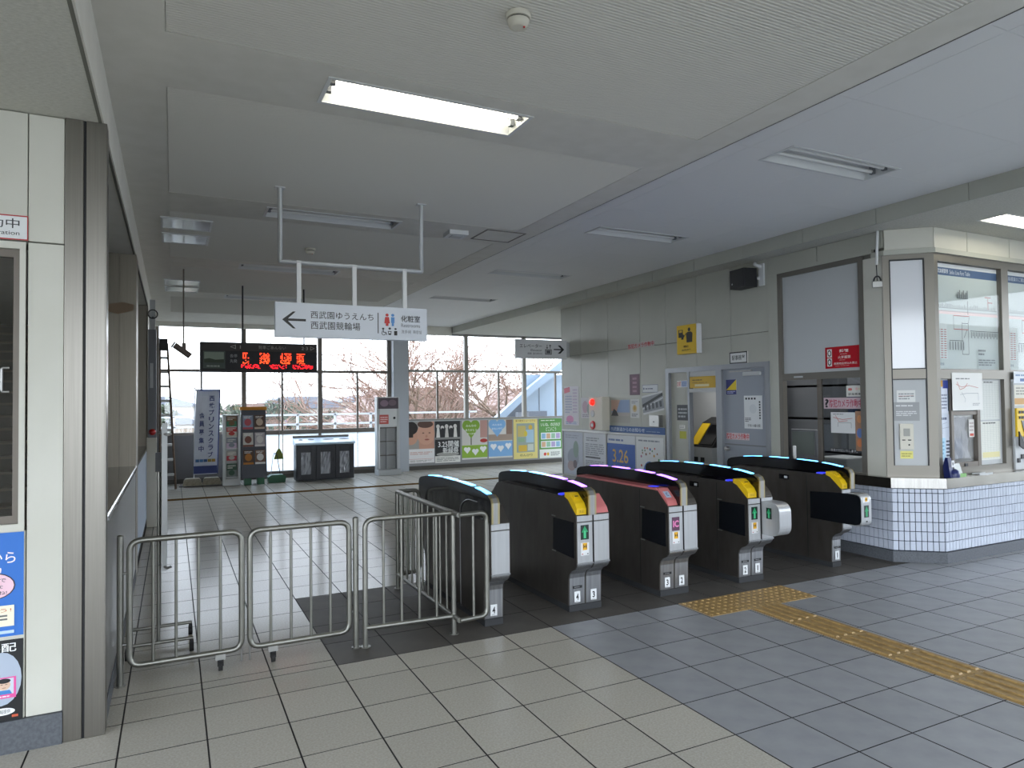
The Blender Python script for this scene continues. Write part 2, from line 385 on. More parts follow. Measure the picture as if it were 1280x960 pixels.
# tactile paving
def block(kind, w, l):
    b = MB(); b.prism([(0.002, .002), (w - .002, .002), (w - .002, l - .002), (.002, l - .002)], 'z', 0, 0.004)
    if kind == 'dots':
        for i in range(6):
            for j in range(6):
                cx, cy = w * (i + .5) / 6, l * (j + .5) / 6
                b.add([(cx + r * math.cos(a * math.pi / 3), cy + r * math.sin(a * math.pi / 3), z) for r, z in ((.017, .004), (.010, .010)) for a in range(6)],
                      [(a, (a + 1) % 6, 6 + (a + 1) % 6, 6 + a) for a in range(6)] + [tuple(range(6, 12))])
    else:
        for i in range(4):
            cx = w * (i + .5) / 4
            b.add([(cx - .02, .02, .004), (cx + .02, .02, .004), (cx + .02, l - .02, .004), (cx - .02, l - .02, .004),
                   (cx - .014, .026, .013), (cx + .014, .026, .013), (cx + .014, l - .026, .013), (cx - .014, l - .026, .013)],
                  [(4, 5, 6, 7)] + [(i2, (i2 + 1) % 4, 4 + (i2 + 1) % 4, 4 + i2) for i2 in range(4)])
    return b
dots = block('dots', .393, .395).build('tactile_block', 'tactile', fl); dots.location = (3.775, 4.165, 0)
for k in (1, 2):
    o = bpy.data.objects.new('tactile_block', dots.data); COL.objects.link(o); o.parent = fl; o.location = (3.775 + .393 * k, 4.165, 0)
bars = block('bars', .335, .4).build('tactile_block', 'tactile', fl); bars.location = (4.185, 3.765, 0)
for k in range(1, 8):
    o = bpy.data.objects.new('tactile_block', bars.data); COL.objects.link(o); o.parent = fl; o.location = (4.185, 3.765 - .4 * k, 0)

# ------------------------------------------------------------------ CEILING
def holes_plane(mb, x0, x1, y0, y1, z, holes, t=0.02, m=0):
    hs = [h for h in holes if h[0] < x1 and h[1] > x0 and h[2] < y1 and h[3] > y0]
    xs = sorted({x0, x1, *[min(max(v, x0), x1) for h in hs for v in h[:2]]}); ys = sorted({y0, y1, *[min(max(v, y0), y1) for h in hs for v in h[2:4]]})
    for a, b in zip(xs, xs[1:]):
        for c, d in zip(ys, ys[1:]):
            if any(h[0] < (a + b) / 2 < h[1] and h[2] < (c + d) / 2 < h[3] for h in hs): continue
            mb.box(a, b, c, d, z, z + t, m)
    return mb
def xy(x0, x1, y0, y1): return (x0, x1, y0, y1)
warm_l = [xy(.78, 2.035, 3.79, 4.12), xy(.78, 2.035, 6.55, 6.88), xy(.78, 2.035, 9.35, 9.68), xy(.78, 2.035, 12.1, 12.43), xy(.78, 2.035, 1.0, 1.33)]
cool_l = [xy(4.235, 5.475, 3.68, 4.01), xy(4.235, 5.475, 6.31, 6.62), xy(4.235, 5.475, 8.98, 9.31), xy(4.235, 5.475, 11.65, 11.97), xy(4.235, 5.475, 1.03, 1.36)]
right_l = [xy(7.27, 8.52, 3.80, 4.07)]
ZW, ZC, ZR, ZL = 3.5, 3.62, 3.47, 3.2
ce = struct(MB().box(-6, 13, -4, YF + .2, 3.85, 4.0), 'ceiling', 'ceil')
# warm boards between lamp bands
bands = [(-3.5, 1.5, 0), (1.5, 3.652, 1), (3.652, 4.285, 0), (4.285, 6.42, 1), (6.42, 7.05, 0), (7.05, 9.2, 1), (9.2, 9.83, 0), (9.83, 11.97, 1), (11.97, 12.6, 0), (12.6, 14.7, 1), (14.7, 16.4, 0)]
for (a, b, rib) in bands:
    if not rib:
        holes_plane(MB(), -.33, SEAM, a, b, ZW, warm_l).build('ceiling_board', 'ceil', ce)
    else:
        MB().box(-.33, -.032, a, b, ZW, ZW + .02).build('ceiling_board', 'ceil', ce)
        MB().box(3.27, SEAM, a, b, ZW, ZW + .02).build('ceiling_board', 'ceil', ce)
        rb = MB().box(-.03, 3.268, a + .002, b - .002, ZW + .004, ZW + .02)
        n = int((b - a) / .021)
        for k in range(n):
            y = a + .004 + k * (b - a - .008) / n
            rb.add([(-.028, y, ZW + .004), (3.266, y, ZW + .004), (3.266, y + .004, ZW + .0004), (-.028, y + .004, ZW + .0004),
                    (-.028, y + .010, ZW + .0004), (3.266, y + .010, ZW + .0004), (-.028, y + .014, ZW + .004), (3.266, y + .014, ZW + .004)],
                   [(0, 3, 2, 1), (3, 4, 5, 2), (4, 6, 7, 5)])
        rb.build('ribbed_panel', 'ceil_r', ce)
MB().box(SEAM - .01, SEAM, -3.5, 16.4, ZW, ZW + .3).build('seam_edge', 'blackm', ce)
xs = [SEAM, 3.94, 4.85, 5.75, FASC]; ys = [-3.37 + .9 * k for k in range(23)]
for a, b in zip(xs, xs[1:]):
    for c, d in zip(ys, ys[1:]):
        holes_plane(MB(), a + .0012, b - .0012, c + .0012, min(d, 16.4) - .0012, ZC, cool_l, .015).build('ceiling_board', 'ceil_b', ce)
holes_plane(MB(), FASC + .05, 13, -3.5, 16.6, ZR, right_l, .03).build('right_soffit', 'soffit', ce)
MB().box(-6, -.35, -3.5, 4.3, ZL, ZL + .06).build('left_soffit', 'soffit', ce)
MB().box(-6, -.35, 4.3, 16.6, ZL, ZL + .06).build('stair_soffit', 'ceil', ce)
# beams: riser over the left wall line, fascia over the office wall
b1 = struct(MB().box(-.35, -.335, -3.5, 16.4, ZL - .004, 3.86), 'trim_1', 'cream_d')
for k in range(22):
    y = -3.45 + .905 * k
    MB().box(-.336, -.326, y + .002, min(y + .903, 16.39), ZL, ZW).build('beam_panel', 'ceil', b1)
b2 = struct(MB().box(FASC + .012, FASC + .05, -3.5, 16.6, ZR, 3.86), 'trim_2', 'cream_d')
for k in range(22):
    y = -3.6 + .907 * k + .005
    MB().box(FASC, FASC + .014, y + .003, min(y + .904, 16.59), ZR - .012, ZC + .03).build('fascia_panel', 'wallp', b2)
MB().box(-.33, FASC, 16.4, 16.5, 3.4, 3.86).build('end_beam', 'ceil', b2)

def lamp(r, z, lit, label):
    x0, x1, y0, y1 = r; cx, cy = (x0 + x1) / 2, (y0 + y1) / 2
    t = thing('ceiling_light', label, 'ceiling light', (cx, cy, z - .004), 'recessed ceiling lights')
    f = MB()
    f.box(x0 - .012, x1 + .012, y0 - .012, y0 + .012, z - .005, z - .0005); f.box(x0 - .012, x1 + .012, y1 - .012, y1 + .012, z - .005, z - .0005)
    f.box(x0 - .012, x0 + .012, y0 + .012, y1 - .012, z - .005, z - .0005); f.box(x1 - .012, x1 + .012, y0 + .012, y1 - .012, z - .005, z - .0005)
    f.build('lamp_frame', 'white', t)
    d = .10; i = .07
    A = [(x0 + .01, y0 + .01, z), (x1 - .01, y0 + .01, z), (x1 - .01, y1 - .01, z), (x0 + .01, y1 - .01, z)]
    B = [(x0 + .02, y0 + i, z + d), (x1 - .02, y0 + i, z + d), (x1 - .02, y1 - i, z + d), (x0 + .02, y1 - i, z + d)]
    C = [(p[0], p[1], z + d + .012) for p in B]
    D = [(x0, y0, z + .002), (x1, y0, z + .002), (x1, y1, z + .002), (x0, y1, z + .002)]
    rf = MB(); vs = A + B + C + D
    rf.add(vs, [(4, 5, 6, 7), (0, 1, 5, 4), (1, 2, 6, 5), (2, 3, 7, 6), (3, 0, 4, 7), (8, 11, 10, 9), (12, 8, 9, 13), (13, 9, 10, 14), (14, 10, 11, 15), (15, 11, 8, 12)], flip=True)
    rf.build('reflector', 'white', t)
    for s in (-1, 1):
        y = cy + s * .055
        tb = MB().cyl((x0 + .05, y, z + .035), (x1 - .05, y, z + .035), .0155, 12).build('lamp_tube', 'tube' if lit else 'tube_off', t)
        for xx, q in ((x0 + .02, x0 + .05), (x1 - .05, x1 - .02)):
            MB().box(xx, q, y - .018, y + .018, z + .015, z + .1).build('lamp_socket', 'grey', tb)
lamp(warm_l[0], ZW, True, 'lit twin-tube ceiling light, the only glowing one in the beige ceiling')
lamp(warm_l[1], ZW, False, 'unlit ceiling light behind the white hanging frame of the direction sign')
lamp(warm_l[2], ZW, False, 'unlit ceiling light in the beige ceiling just above the large direction sign')
lamp(warm_l[3], ZW, False, 'unlit ceiling light furthest down the beige ceiling towards the windows')
lamp(cool_l[0], ZC, False, 'unlit ceiling light in the white ceiling, the one nearest the camera')
lamp(cool_l[1], ZC, False, 'unlit ceiling light in the white ceiling, second from the camera')
lamp(cool_l[2], ZC, False, 'unlit ceiling light in the white ceiling, third from the camera')
lamp(cool_l[3], ZC, False, 'unlit ceiling light in the white ceiling, the one nearest the windows')
lamp(right_l[0], ZR, True, 'lit ceiling light in the soffit above the ticket counter')
# the other holes (out of view) hold lamps too
for r, z in ((warm_l[4], ZW), (cool_l[4], ZC)):
    MB().box(r[0], r[1], r[2], r[3], z + .1, z + .12).build('lamp_well', 'white', ce)

def vent(x0, x1, y0, y1, label):
    t = thing('ceiling_vent', label, 'ceiling vent', ((x0 + x1) / 2, (y0 + y1) / 2, ZW), 'square white ceiling vents')
    f = MB(); w = .02
    f.box(x0, x1, y0, y0 + w, ZW - .012, ZW); f.box(x0, x1, y1 - w, y1, ZW - .012, ZW); f.box(x0, x0 + w, y0 + w, y1 - w, ZW - .012, ZW); f.box(x1 - w, x1, y0 + w, y1 - w, ZW - .012, ZW)
    f.build('vent_frame', 'white', t)
    MB().box(x0 + w, x1 - w, y0 + w, y1 - w, ZW - .008, ZW).build('diffuser_panel', 'whiteg', t)
vent(-.105, .355, 7.27, 7.71, 'square white ceiling vent, nearest of the four by the beam')
vent(-.105, .355, 7.93, 8.39, 'square white ceiling vent, second of the four by the beam')
vent(-.11, .36, 10.85, 11.35, 'square white ceiling vent, third of the four by the beam')
vent(-.11, .36, 11.5, 12.0, 'square white ceiling vent, furthest of the four by the beam')

def smoke(x, y, label):
    t = thing('smoke_detector', label, 'smoke detector', (x, y, ZW), 'smoke detectors on the beige ceiling')
    MB().lathe([(.03, -.062), (.042, -.058), (.05, -.04), (.052, -.03)], (x, y, ZW)).build('sensor_head', 'offwhite', t)
    MB().lathe([(.044, -.03), (.044, -.022)], (x, y, ZW)).build('sensor_slot', 'blackm', t)
    MB().lathe([(.055, -.022), (.06, -.015), (.06, 0)], (x, y, ZW)).build('mounting_base', 'offwhite', t)
    MB().lathe([(.004, -.066), (.006, -.0615)], (x + .02, y - .02, ZW), 8).build('indicator_lamp', 'red', t)
smoke(1.44, 2.80, 'round white smoke detector on the ribbed ceiling nearest the camera')
smoke(1.43, 8.13, 'round white smoke detector seen inside the white sign hanger frame')

t = thing('ceiling_speaker', 'small square white box on the beige ceiling beside the hatch', 'ceiling speaker', (2.69, 6.74, ZW))
MB().prism([(2.58, 6.64), (2.79, 6.62), (2.80, 6.84), (2.59, 6.86)], 'z', ZW - .045, ZW).build('housing', 'white', t, bevel=.01)
MB().box(2.63, 2.75, 6.69, 6.79, ZW - .052, ZW - .045).build('grille', 'lgrey', t)
t = thing('ceiling_hatch', 'square access hatch with thin dark frame in the beige ceiling', 'hatch', (3.17, 6.7, ZW))
f = MB()
for a in ((2.94, 3.40, 6.48, 6.50), (2.94, 3.40, 6.91, 6.93), (2.94, 2.955, 6.5, 6.91), (3.385, 3.40, 6.5, 6.91)): f.box(*a, ZW - .006, ZW)
f.build('hatch_frame', 'bronze', t); MB().box(2.957, 3.383, 6.502, 6.908, ZW - .003, ZW).build('hatch_panel', 'ceil', t)

# ------------------------------------------------------------------ LEFT FRONT WALL (faces the camera, y = 4.18)
WL = frame((0, 4.18, 0), (1, 0, 0), (0, -1, 0))
wl = MB()
wl.box(-6, -.5, 4.2, 4.36, 0, 1.08); wl.box(-6, -.5, 4.2, 4.36, 2.53, ZL); wl.box(-.655, -.5, 4.2, 4.36, 1.08, 2.53); wl.box(-6, -1.75, 4.2, 4.36, 1.08, 2.53)
wleft = struct(wl, 'wall_left', 'cream_d')
for (x0, x1, z0, z1) in [(-.655, -.502, .16, 2.535), (-.655, -.502, 2.543, 3.195), (-1.6, -.66, 2.543, 3.195), (-1.6, -.66, .16, 1.085), (-2.55, -1.605, .16, 3.195), (-3.5, -2.555, .16, 3.195)]:
    MB().box(x0, x1, 4.18, 4.2, z0, z1).build('wall_panel', 'cream', wleft, bevel=.002, segs=1)
struct(MB().box(-6, -.5, 4.165, 4.2, 0, .158), 'baseboard_left', 'plinth')
pil = struct(MB().box(-.5, -.317, 4.185, 4.285, 0, ZL), 'trim_3', 'blackm')
MB().box(-.5, -.417, 4.175, 4.19, 0, ZL).build('pillar_plate', 'steel', pil, bevel=.003); MB().box(-.405, -.317, 4.175, 4.19, 0, ZL).build('pillar_plate', 'steel', pil, bevel=.003)
MB().box(-.32, -.312, 4.176, 4.29, 0, ZL).build('pillar_side', 'steel', pil, bevel=.002)
# sliding window in that wall
w1 = struct(MB().box(-1.74, -.665, 4.175, 4.20, 1.085, 1.12).box(-1.74, -.665, 4.175, 4.2, 2.50, 2.535).box(-.69, -.665, 4.175, 4.2, 1.12, 2.5).box(-1.74, -1.71, 4.175, 4.2, 1.12, 2.5), 'window_1', 'cream')
MB().box(-1.71, -.69, 4.205, 4.235, 1.12, 1.16).box(-1.71, -.69, 4.205, 4.235, 2.46, 2.5).box(-.72, -.69, 4.205, 4.235, 1.16, 2.46).box(-1.71, -1.68, 4.205, 4.235, 1.16, 2.46).build('window_sash', 'bronze', w1)
MB().box(-1.68, -.72, 4.215, 4.221, 1.16, 2.46).build('window_pane', 'glass', w1)
MB().tube(fillet([(-.735, 4.2, 1.78), (-.765, 4.2, 1.78), (-.765, 4.2, 1.90), (-.735, 4.2, 1.90)], .01), .006, 8).build('window_handle', 'steel_m', w1)
sheet(WL, -1.26, 2.543, .605, .125, [('r', .0, .0, 1, 1, '#b02a2c'), ('r', .008, .05, .992, .95, '#dfe0e0'), ('t', '防犯カメラ作動中', .04, .46, .94, .86, '#3a3a3c', .01), ('t', 'Security camera in operation', .2, .14, .94, .36, '#3a3a3c')],
      label='white security camera sign with red border above the window with stairs behind', cat='sign', name='notice_sign', off=.003)
sheet(WL, -1.42, .572, .755, .51, [('r', .0, .0, 1, 1, '#2f6fc4'), ('t', 'その「一杯の飲酒」から', .1, .70, .955, .82, '#f3e9ee', .025), ('t', 'みんなで考えよう!', .2, .585, .88, .68, '#f3e9ee', .025),
      ('e', .83, .49, .125, .13, '#3a2a2c'), ('e', .83, .49, .118, .122, '#efc7d4'), ('t', 'みんなで', .755, .525, .905, .565, '#3a2a2c', .02), ('t', '家族を', .77, .465, .89, .505, '#3a2a2c', .02), ('t', '守ろうね!', .75, .405, .91, .445, '#3a2a2c', .02),
      ('r', .3, .10, .95, .30, '#efe9cf'), ('t', '家族の絆を守ろう!', .42, .235, .935, .275, '#c8642c'), ('l', .34, .12, .93, .22, 3, '#6a6a66'), ('r', .82, .03, .95, .06, '#bcd4ee')],
      label='blue drink prevention poster with pink round bubble below the window', off=.003)
face = lambda x, y, hair='#1a1a1f', shirt='#3f7fc0': [('r', x, y, x + .155, y + .26, '#e0559a'), ('r', x + .015, y + .05, x + .14, y + .245, '#c8cdd8'), ('p', [(x + .025, y + .05), (x + .13, y + .05), (x + .115, y + .1), (x + .04, y + .1)], shirt),
      ('e', x + .0775, y + .165, .042, .062, '#d9b79f'), ('e', x + .0775, y + .215, .043, .03, hair), ('r', x + .055, y + .168, x + .07, y + .174, '#222222'), ('r', x + .085, y + .168, x + .1, y + .174, '#222222'), ('r', x + .066, y + .128, x + .09, y + .134, '#8a4a40'), ('l', x + .02, y + .012, x + .135, y + .04, 1, '#e8e8e8')]
sheet(WL, -1.30, .16, .635, .395, [('r', 0, 0, 1, 1, '#141416'), ('e', .86, .52, .13, .33, '#aab4c4'), ('t', '指名手配', .55, .85, .955, .96, '#f2f2f2', .03)] + face(.6, .53, '#20202a', '#2f5f9a') + face(.80, .28) + face(.40, .53) + face(.6, .25, '#2a2320') +
      [('e', .87, .12, .08, .045, '#e9e9e9'), ('t', '情報提供', .83, .095, .92, .145, '#222222'), ('t', 'です', .70, .05, .77, .2, '#f2f2f2', .03), ('r', .93, .04, .97, .07, '#c85a3a')],
      label='black wanted poster with pink framed portrait photos under the blue poster', off=.003)

# parapet beside the stairs, columns behind it
par = struct(MB().box(-.58, -.335, 4.30, 7.7, 0, 1.08), 'trim_4', 'dark')
MB().box(-.345, -.325, 4.30, 7.7, .1, 1.06).build('parapet_panel', 'steel_m', par, bevel=.003)
MB().box(-.60, -.318, 4.30, 7.72, 1.06, 1.11).build('parapet_cap', 'black', par, bevel=.002)
MB().box(-.322, -.312, 4.30, 7.7, 1.085, 1.108).build('parapet_nosing', 'whiteg', par, bevel=.004)
MB().box(-.345, -.318, 4.30, 7.7, 0, .1).build('parapet_base', 'plinth', par)
c2 = struct(MB().box(-.60, -.33, 7.72, 8.1, 0, ZL), 'trim_5', 'steel_dk'); MB().box(-.61, -.47, 7.705, 7.722, 1.1, ZL).build('column_plate', 'steel_dk', c2); MB().box(-.46, -.325, 7.705, 7.722, 1.1, ZL).build('column_plate', 'steel_dk', c2)
MB().box(-.336, -.322, 7.72, 8.1, 0, ZL).build('column_plate', 'steel_dk', c2)
MB(frame((-.6, 7.705, 2.6), (1, 0, 0), (0, -1, 0))).quad([(.02, .03, .001), (.12, .0, .001), (.25, .04, .001), (.26, .1, .001), (.16, .12, .001), (.05, .1, .001)]).build('rust_stain', mat('rust', '#8a755f', .8), c2)
p2 = struct(MB().box(-.5, -.342, 8.1, 11.6, 0, 1.08), 'trim_6', 'dark')
MB().box(-.345, -.332, 8.12, 11.6, .1, 1.07).build('parapet_panel', mat('pale_panel', '#a9b6c6', .4), p2); MB().box(-.5, -.325, 8.1, 11.6, 1.07, 1.1).build('parapet_cap', 'black', p2)
c3 = struct(MB().box(-.52, -.34, 11.6, 12.1, 0, ZL), 'trim_7', 'steel_dk'); MB().box(-.35, -.33, 11.6, 12.1, 0, ZL).build('column_plate', 'steel_dk', c3); MB().box(-.52, -.35, 11.58, 11.6, 0, ZL).build('column_plate', 'steel_dk', c3)
struct(MB().box(-.5, -.36, 12.1, YF, 0, 1.1), 'wall_stairside', 'grey')
wb = struct(MB().box(-2.9, -1.5, -3.55, -3.4, 0, 3.2), 'wall_reflection_block', 'cream')  # unseen wall piece, added so the left window reflects it instead of sky
# staircase behind
st = struct(MB().box(-3.6, -.75, 14.2, 15.2, 0, 3.1), 'wall_stairback', 'dark')
stair = thing('staircase', 'brown staircase rising behind the parapet and the window', 'stairs', (-2.2, 8.2, 0))
for k in range(19):
    y, z = 8.2 + .3 * k, .16 * (k + 1)
    r = MB().box(-3.6, -.75, y, y + .3, z - .16, z - .03).build('stair_riser', 'wooddk', stair)
    MB().box(-3.6, -.75, y - .025, y + .3, z - .03, z).build('stair_tread', 'wood', r)
MB().tube([(-1.15, 8.1, .95), (-1.15, 13.6, 3.85 - .8)], .022, 10).build('stair_handrail', 'steel_m', stair)
for k in range(4): MB().cyl((-1.15, 8.3 + 1.5 * k, .16 + .8 * k), (-1.15, 8.3 + 1.5 * k, 1.0 + .6 * k), .015, 8).build('handrail_post', 'steel_m', stair)
struct(MB().box(-6, -5.9, 4.2, YF, 0, ZL), 'wall_stairfar', 'cream')
struct(MB().box(-6, -3.6, 15.2, 15.3, 0, ZL), 'wall_stairend', 'cream')

# ------------------------------------------------------------------ FAR WINDOW WALL
XL = -.36
far = struct(MB().box(XL, 1.34, YF, YF + .12, 0, 1.04).box(XL, 5.0, YF, YF + .12, 3.44, 3.86).box(5.0, 11, YF, YF + .12, 3.44, 3.86).box(5.24, 11, YF, YF + .12, 0, 1.22), 'wall_far', mat('far_wall', '#8f8f90', .6))
MB().box(-6, XL - .5, YF, YF + .12, 0, 1.1).box(-6, XL - .5, YF, YF + .12, 2.9, 3.3).box(-6, -1.3, YF, YF + .12, 1.1, 2.9).build('stair_end_wall', 'cream', far)
MB().box(XL, 1.34, YF - .008, YF, .1, 1.04).build('sill_wall', mat('sill_wall_dark', '#5e5b59', .6), far)
struct(MB().box(XL, 4.85, YF - .03, YF, 0, .1).box(5.24, 11, YF - .03, YF, 0, .1), 'baseboard_far', mat('baseboard_dark', '#4a463f', .6))
fc = struct(MB().box(4.86, 5.24, YF - .22, YF + .1, 0, 3.5), 'trim_8', mat('far_column', '#a9adb2', .5))
def win(n, xs, z0, z1, ztr, m='bronze', extra=()):
    """A band of windows: mullions at xs, a transom at ztr, thin meeting stiles at extra."""
    f = MB(); w = .05
    f.box(xs[0], xs[-1], YF + .01, YF + .09, z0 - .02, z0 + .04); f.box(xs[0], xs[-1], YF + .01, YF + .09, z1 - .04, z1 + .02); f.box(xs[0], xs[-1], YF + .01, YF + .09, ztr - .03, ztr + .03)
    o = struct(f, 'window_%d' % n, m)
    for x in xs: MB().box(x - w, x + w, YF, YF + .1, z0, z1).build('mullion', m, o)
    for x in extra: MB().box(x - .022, x + .022, YF + .02, YF + .07, z0 + .04, ztr - .03).build('meeting_stile', 'bronze', o)
    for a, b in zip(xs, xs[1:]):
        MB().box(a + w, b - w, YF + .045, YF + .051, ztr + .03, z1 - .04).build('window_pane', 'glass', o)
        sp = [a + w] + [e for e in extra if a < e < b] + [b - w]
        for c, d in zip(sp, sp[1:]): MB().box(c, d, YF + .045, YF + .051, z0 + .04, ztr - .03).build('window_pane', 'glass', o)
    return o
w2 = win(2, [XL + .05, 1.45, 3.14, 4.82], 1.06, 3.46, 2.46, extra=(.57, 2.28, 4.03))
w3 = win(3, [5.27, 6.89, 8.6, 10.3], 1.24, 3.46, 2.5, m=mat('window_frame_grey', '#8d8a84', .5, metal=.4), extra=(6.09, 7.83, 9.58))
fz = MB().box(1.34, 4.85, YF + .02, YF + .08, .1, .16).box(1.34, 4.85, YF + .02, YF + .08, 1.0, 1.04)
w4 = struct(fz, 'window_4', 'bronze')
for a, b in ((1.36, 2.28), (2.3, 3.1), (3.16, 4.02), (4.04, 4.84)):
    MB().box(a, b, YF + .04, YF + .05, .16, 1.0).build('frosted_pane', 'frost', w4)
for x in (1.35, 3.13): MB().box(x - .03, x + .03, YF + .01, YF + .09, .1, 1.04).build('mullion', 'bronze', w4)
MB().box(1.34, 4.85, YF + .01, YF + .1, 0, .1).build('window_curb', mat('curb_dark', '#55504a', .6), w4)

FW = frame((0, YF, 0), (1, 0, 0), (0, -1, 0))
heart = lambda cx, cy, s, a, col: [('e', cx - s * .5, cy + s * .3 * a, s * .58, s * .58 * a, col), ('e', cx + s * .5, cy + s * .3 * a, s * .58, s * .58 * a, col), ('p', [(cx - s * 1.03, cy + .12 * s * a), (cx, cy - s * 1.15 * a), (cx + s * 1.03, cy + .12 * s * a), (cx, cy + .5 * s * a)], col)]
sheet(FW, 5.28, .17, .70, 1.05, [('r', 0, 0, 1, .34, '#efeceb'), ('r', 0, .34, 1, 1, '#cf9c86'), ('r', 0, .3, .42, 1, '#a8a39c'), ('e', .12, .64, .26, .2, '#d3a188'), ('e', .1, .84, .28, .16, '#241d1c'), ('r', 0, .62, .2, .84, '#2a2220'), ('e', .68, .70, .34, .27, '#d8a68e'), ('e', .66, .93, .3, .09, '#5b4137'), ('e', .72, .56, .09, .02, '#a85c52'), ('e', .58, .72, .04, .012, '#5b3a33'), ('e', .82, .72, .04, .012, '#5b3a33'), ('e', .7, .64, .04, .03, '#c98f78'),
      ('r', .04, .095, .96, .1, '#c0583a'), ('r', 0, .3, 1, .34, '#efeceb'), ('l', .08, .2, .92, .28, 2, '#d9b5aa'), ('l', .08, .02, .9, .08, 2, '#b5b0aa')], label='poster of two smiling faces close together under the windows', group='posters under the far windows')
crowd = [('e', .12 + .17 * k, .86 - .03 * (k % 2), .07, .05, '#d8d4cf') for k in range(5)] + [('p', [(.05 + .17 * k, .6), (.2 + .17 * k, .6), (.17 + .17 * k, .82), (.08 + .17 * k, .82)], ['#e9e7e2', '#232326', '#cfccc6', '#2b2b2e', '#e2e0da'][k]) for k in range(5)]
sheet(FW, 6.0, .15, .69, 1.08, [('r', 0, .16, 1, 1, '#2a2a2c'), ('r', 0, .55, 1, .6, '#8d8c88'), ('r', 0, 0, 1, .16, '#e6e4de')] + crowd + [('e', .5, .2, .45, .05, '#a5a49e'), ('t', '3.25開催', .12, .36, .95, .52, '#f4f4f2', .03), ('t', '新緑祭', .3, .22, .93, .36, '#f4f4f2', .03), ('l', .06, .03, .94, .13, 3, '#9b9a95')], label='black and white group photo poster with bold white lettering', group='posters under the far windows')
sheet(FW, 6.74, .20, .72, 1.02, [('r', 0, 0, 1, 1, '#cfccc5'), ('r', .72, .55, 1, 1, '#b98f85'), ('e', .86, .47, .15, .05, '#b8332c'), ('r', 0, 0, 1, .36, '#8fb43a'), ('r', 0, 0, 1, .04, '#d8d6ce'), ('r', .34, .37, .38, .65, '#5b5a3f')] + heart(.36, .8, .32, .72, '#7da32f') + [('t', 'みんなの', .16, .83, .56, .89, '#f2f5e4', .02), ('t', 'ありがとう', .14, .72, .58, .78, '#f2f5e4', .02), ('t', 'あつまれ', .2, .63, .52, .68, '#f2f5e4', .02)] + heart(.2, .24, .12, .7, '#eef0ea') + heart(.52, .19, .12, .7, '#eef0ea') + heart(.83, .25, .12, .7, '#eef0ea'), label='poster with big olive green heart above small white hearts', group='posters under the far windows')
sheet(FW, 7.5, .20, .70, 1.01, [('r', 0, 0, 1, 1, '#d6d3cd'), ('r', .74, .5, 1, 1, '#8a6e5f'), ('r', 0, .46, 1, .62, '#a59080'), ('r', 0, 0, 1, .44, '#7fb0de'), ('r', 0, 0, 1, .04, '#d8d6ce')] + heart(.36, .82, .33, .7, '#7fb0de') + [('t', 'みんなの', .16, .85, .56, .90, '#eef5fb', .02), ('t', 'おもいやり', .14, .74, .58, .80, '#eef5fb', .02)] + heart(.2, .3, .12, .7, '#eef0f2') + heart(.5, .25, .12, .7, '#eef0f2') + heart(.82, .31, .12, .7, '#eef0f2'), label='poster with big light blue heart above small white hearts', group='posters under the far windows')
sheet(FW, 8.24, .14, .73, 1.09, [('r', 0, 0, 1, 1, '#e6d684'), ('t', '春の散歩ミュージアム', .08, .92, .92, .97, '#8d6a20', .02), ('r', .12, .16, .88, .88, '#9aa79d'), ('r', .17, .55, .5, .82, '#c9b66a'), ('r', .52, .4, .84, .72, '#a7c4d6'), ('r', .2, .18, .55, .34, '#d8b440'), ('r', .58, .2, .82, .36, '#c9cfc4'), ('e', .5, .62, .07, .07, '#d6c038'), ('r', .18, .42, .45, .52, '#8fae8b'), ('e', .7, .78, .08, .06, '#d8b23a'), ('t', 'のんびり', .25, .06, .78, .12, '#57603a', .02)], label='yellow framed poster of a picture map under the windows', group='posters under the far windows')
sheet(FW, 9.02, .13, .72, 1.09, [('r', 0, 0, 1, 1, '#5f9c4a'), ('r', .02, .0, .98, .22, '#eef0e8'), ('t', 'いいね、のびのび', .08, .80, .93, .89, '#f2f6ea', .03), ('t', 'どこいこう', .3, .68, .75, .78, '#f2f6ea', .03), ('r', .08, .47, .95, .64, '#eef3f4'), ('r', .08, .26, .95, .43, '#eef3f4')] + [('r', .11 + .21 * k, .49 - .21 * j, .28 + .21 * k, .62 - .21 * j, ['#8fb9d6', '#d8b08a', '#9cc7a6', '#b8a7cf'][(k + j) % 4]) for k in range(4) for j in range(2)] + [('e', .25, .1, .06, .04, '#d8493a'), ('e', .38, .1, .05, .04, '#e0b030'), ('l', .5, .05, .9, .16, 3, '#8a8d86'), ('l', .08, .93, .9, .97, 1, '#e8efe0')], label='green poster with two rows of small pictures, nearest the office wall', group='posters under the far windows')
struct(MB().box(5.25, 10.9, YF - .02, YF, 1.215, 1.24), 'trim_9', 'lgrey')

# info stand by the far column
t = thing('info_stand', 'tall narrow cream brochure stand beside the far column', 'brochure stand', (4.58, 16.0, 0))
MB().box(4.30, 4.86, 15.75, 16.1, 0, .13).build('stand_base', 'lgrey', t, bevel=.01)
f = MB().box(4.31, 4.38, 15.9, 16.1, .13, 1.84).box(4.79, 4.86, 15.9, 16.1, .13, 1.84).box(4.38, 4.79, 16.05, 16.1, .13, 1.84)
f.build('stand_frame', 'lgrey', t)
MB().box(4.56, 4.60, 15.98, 16.05, .13, 1.1).build('stand_divider', 'lgrey', t)
for z in (.45, .78, 1.1): MB().box(4.38, 4.79, 15.9, 16.05, z, z + .015).build('stand_shelf', 'bronze', t)
FS = frame((4.31, 15.9, 0), (1, 0, 0), (0, -1, 0))
MB().box(4.38, 4.79, 15.9, 16.05, 1.13, 1.84).build('stand_header', 'white', t)
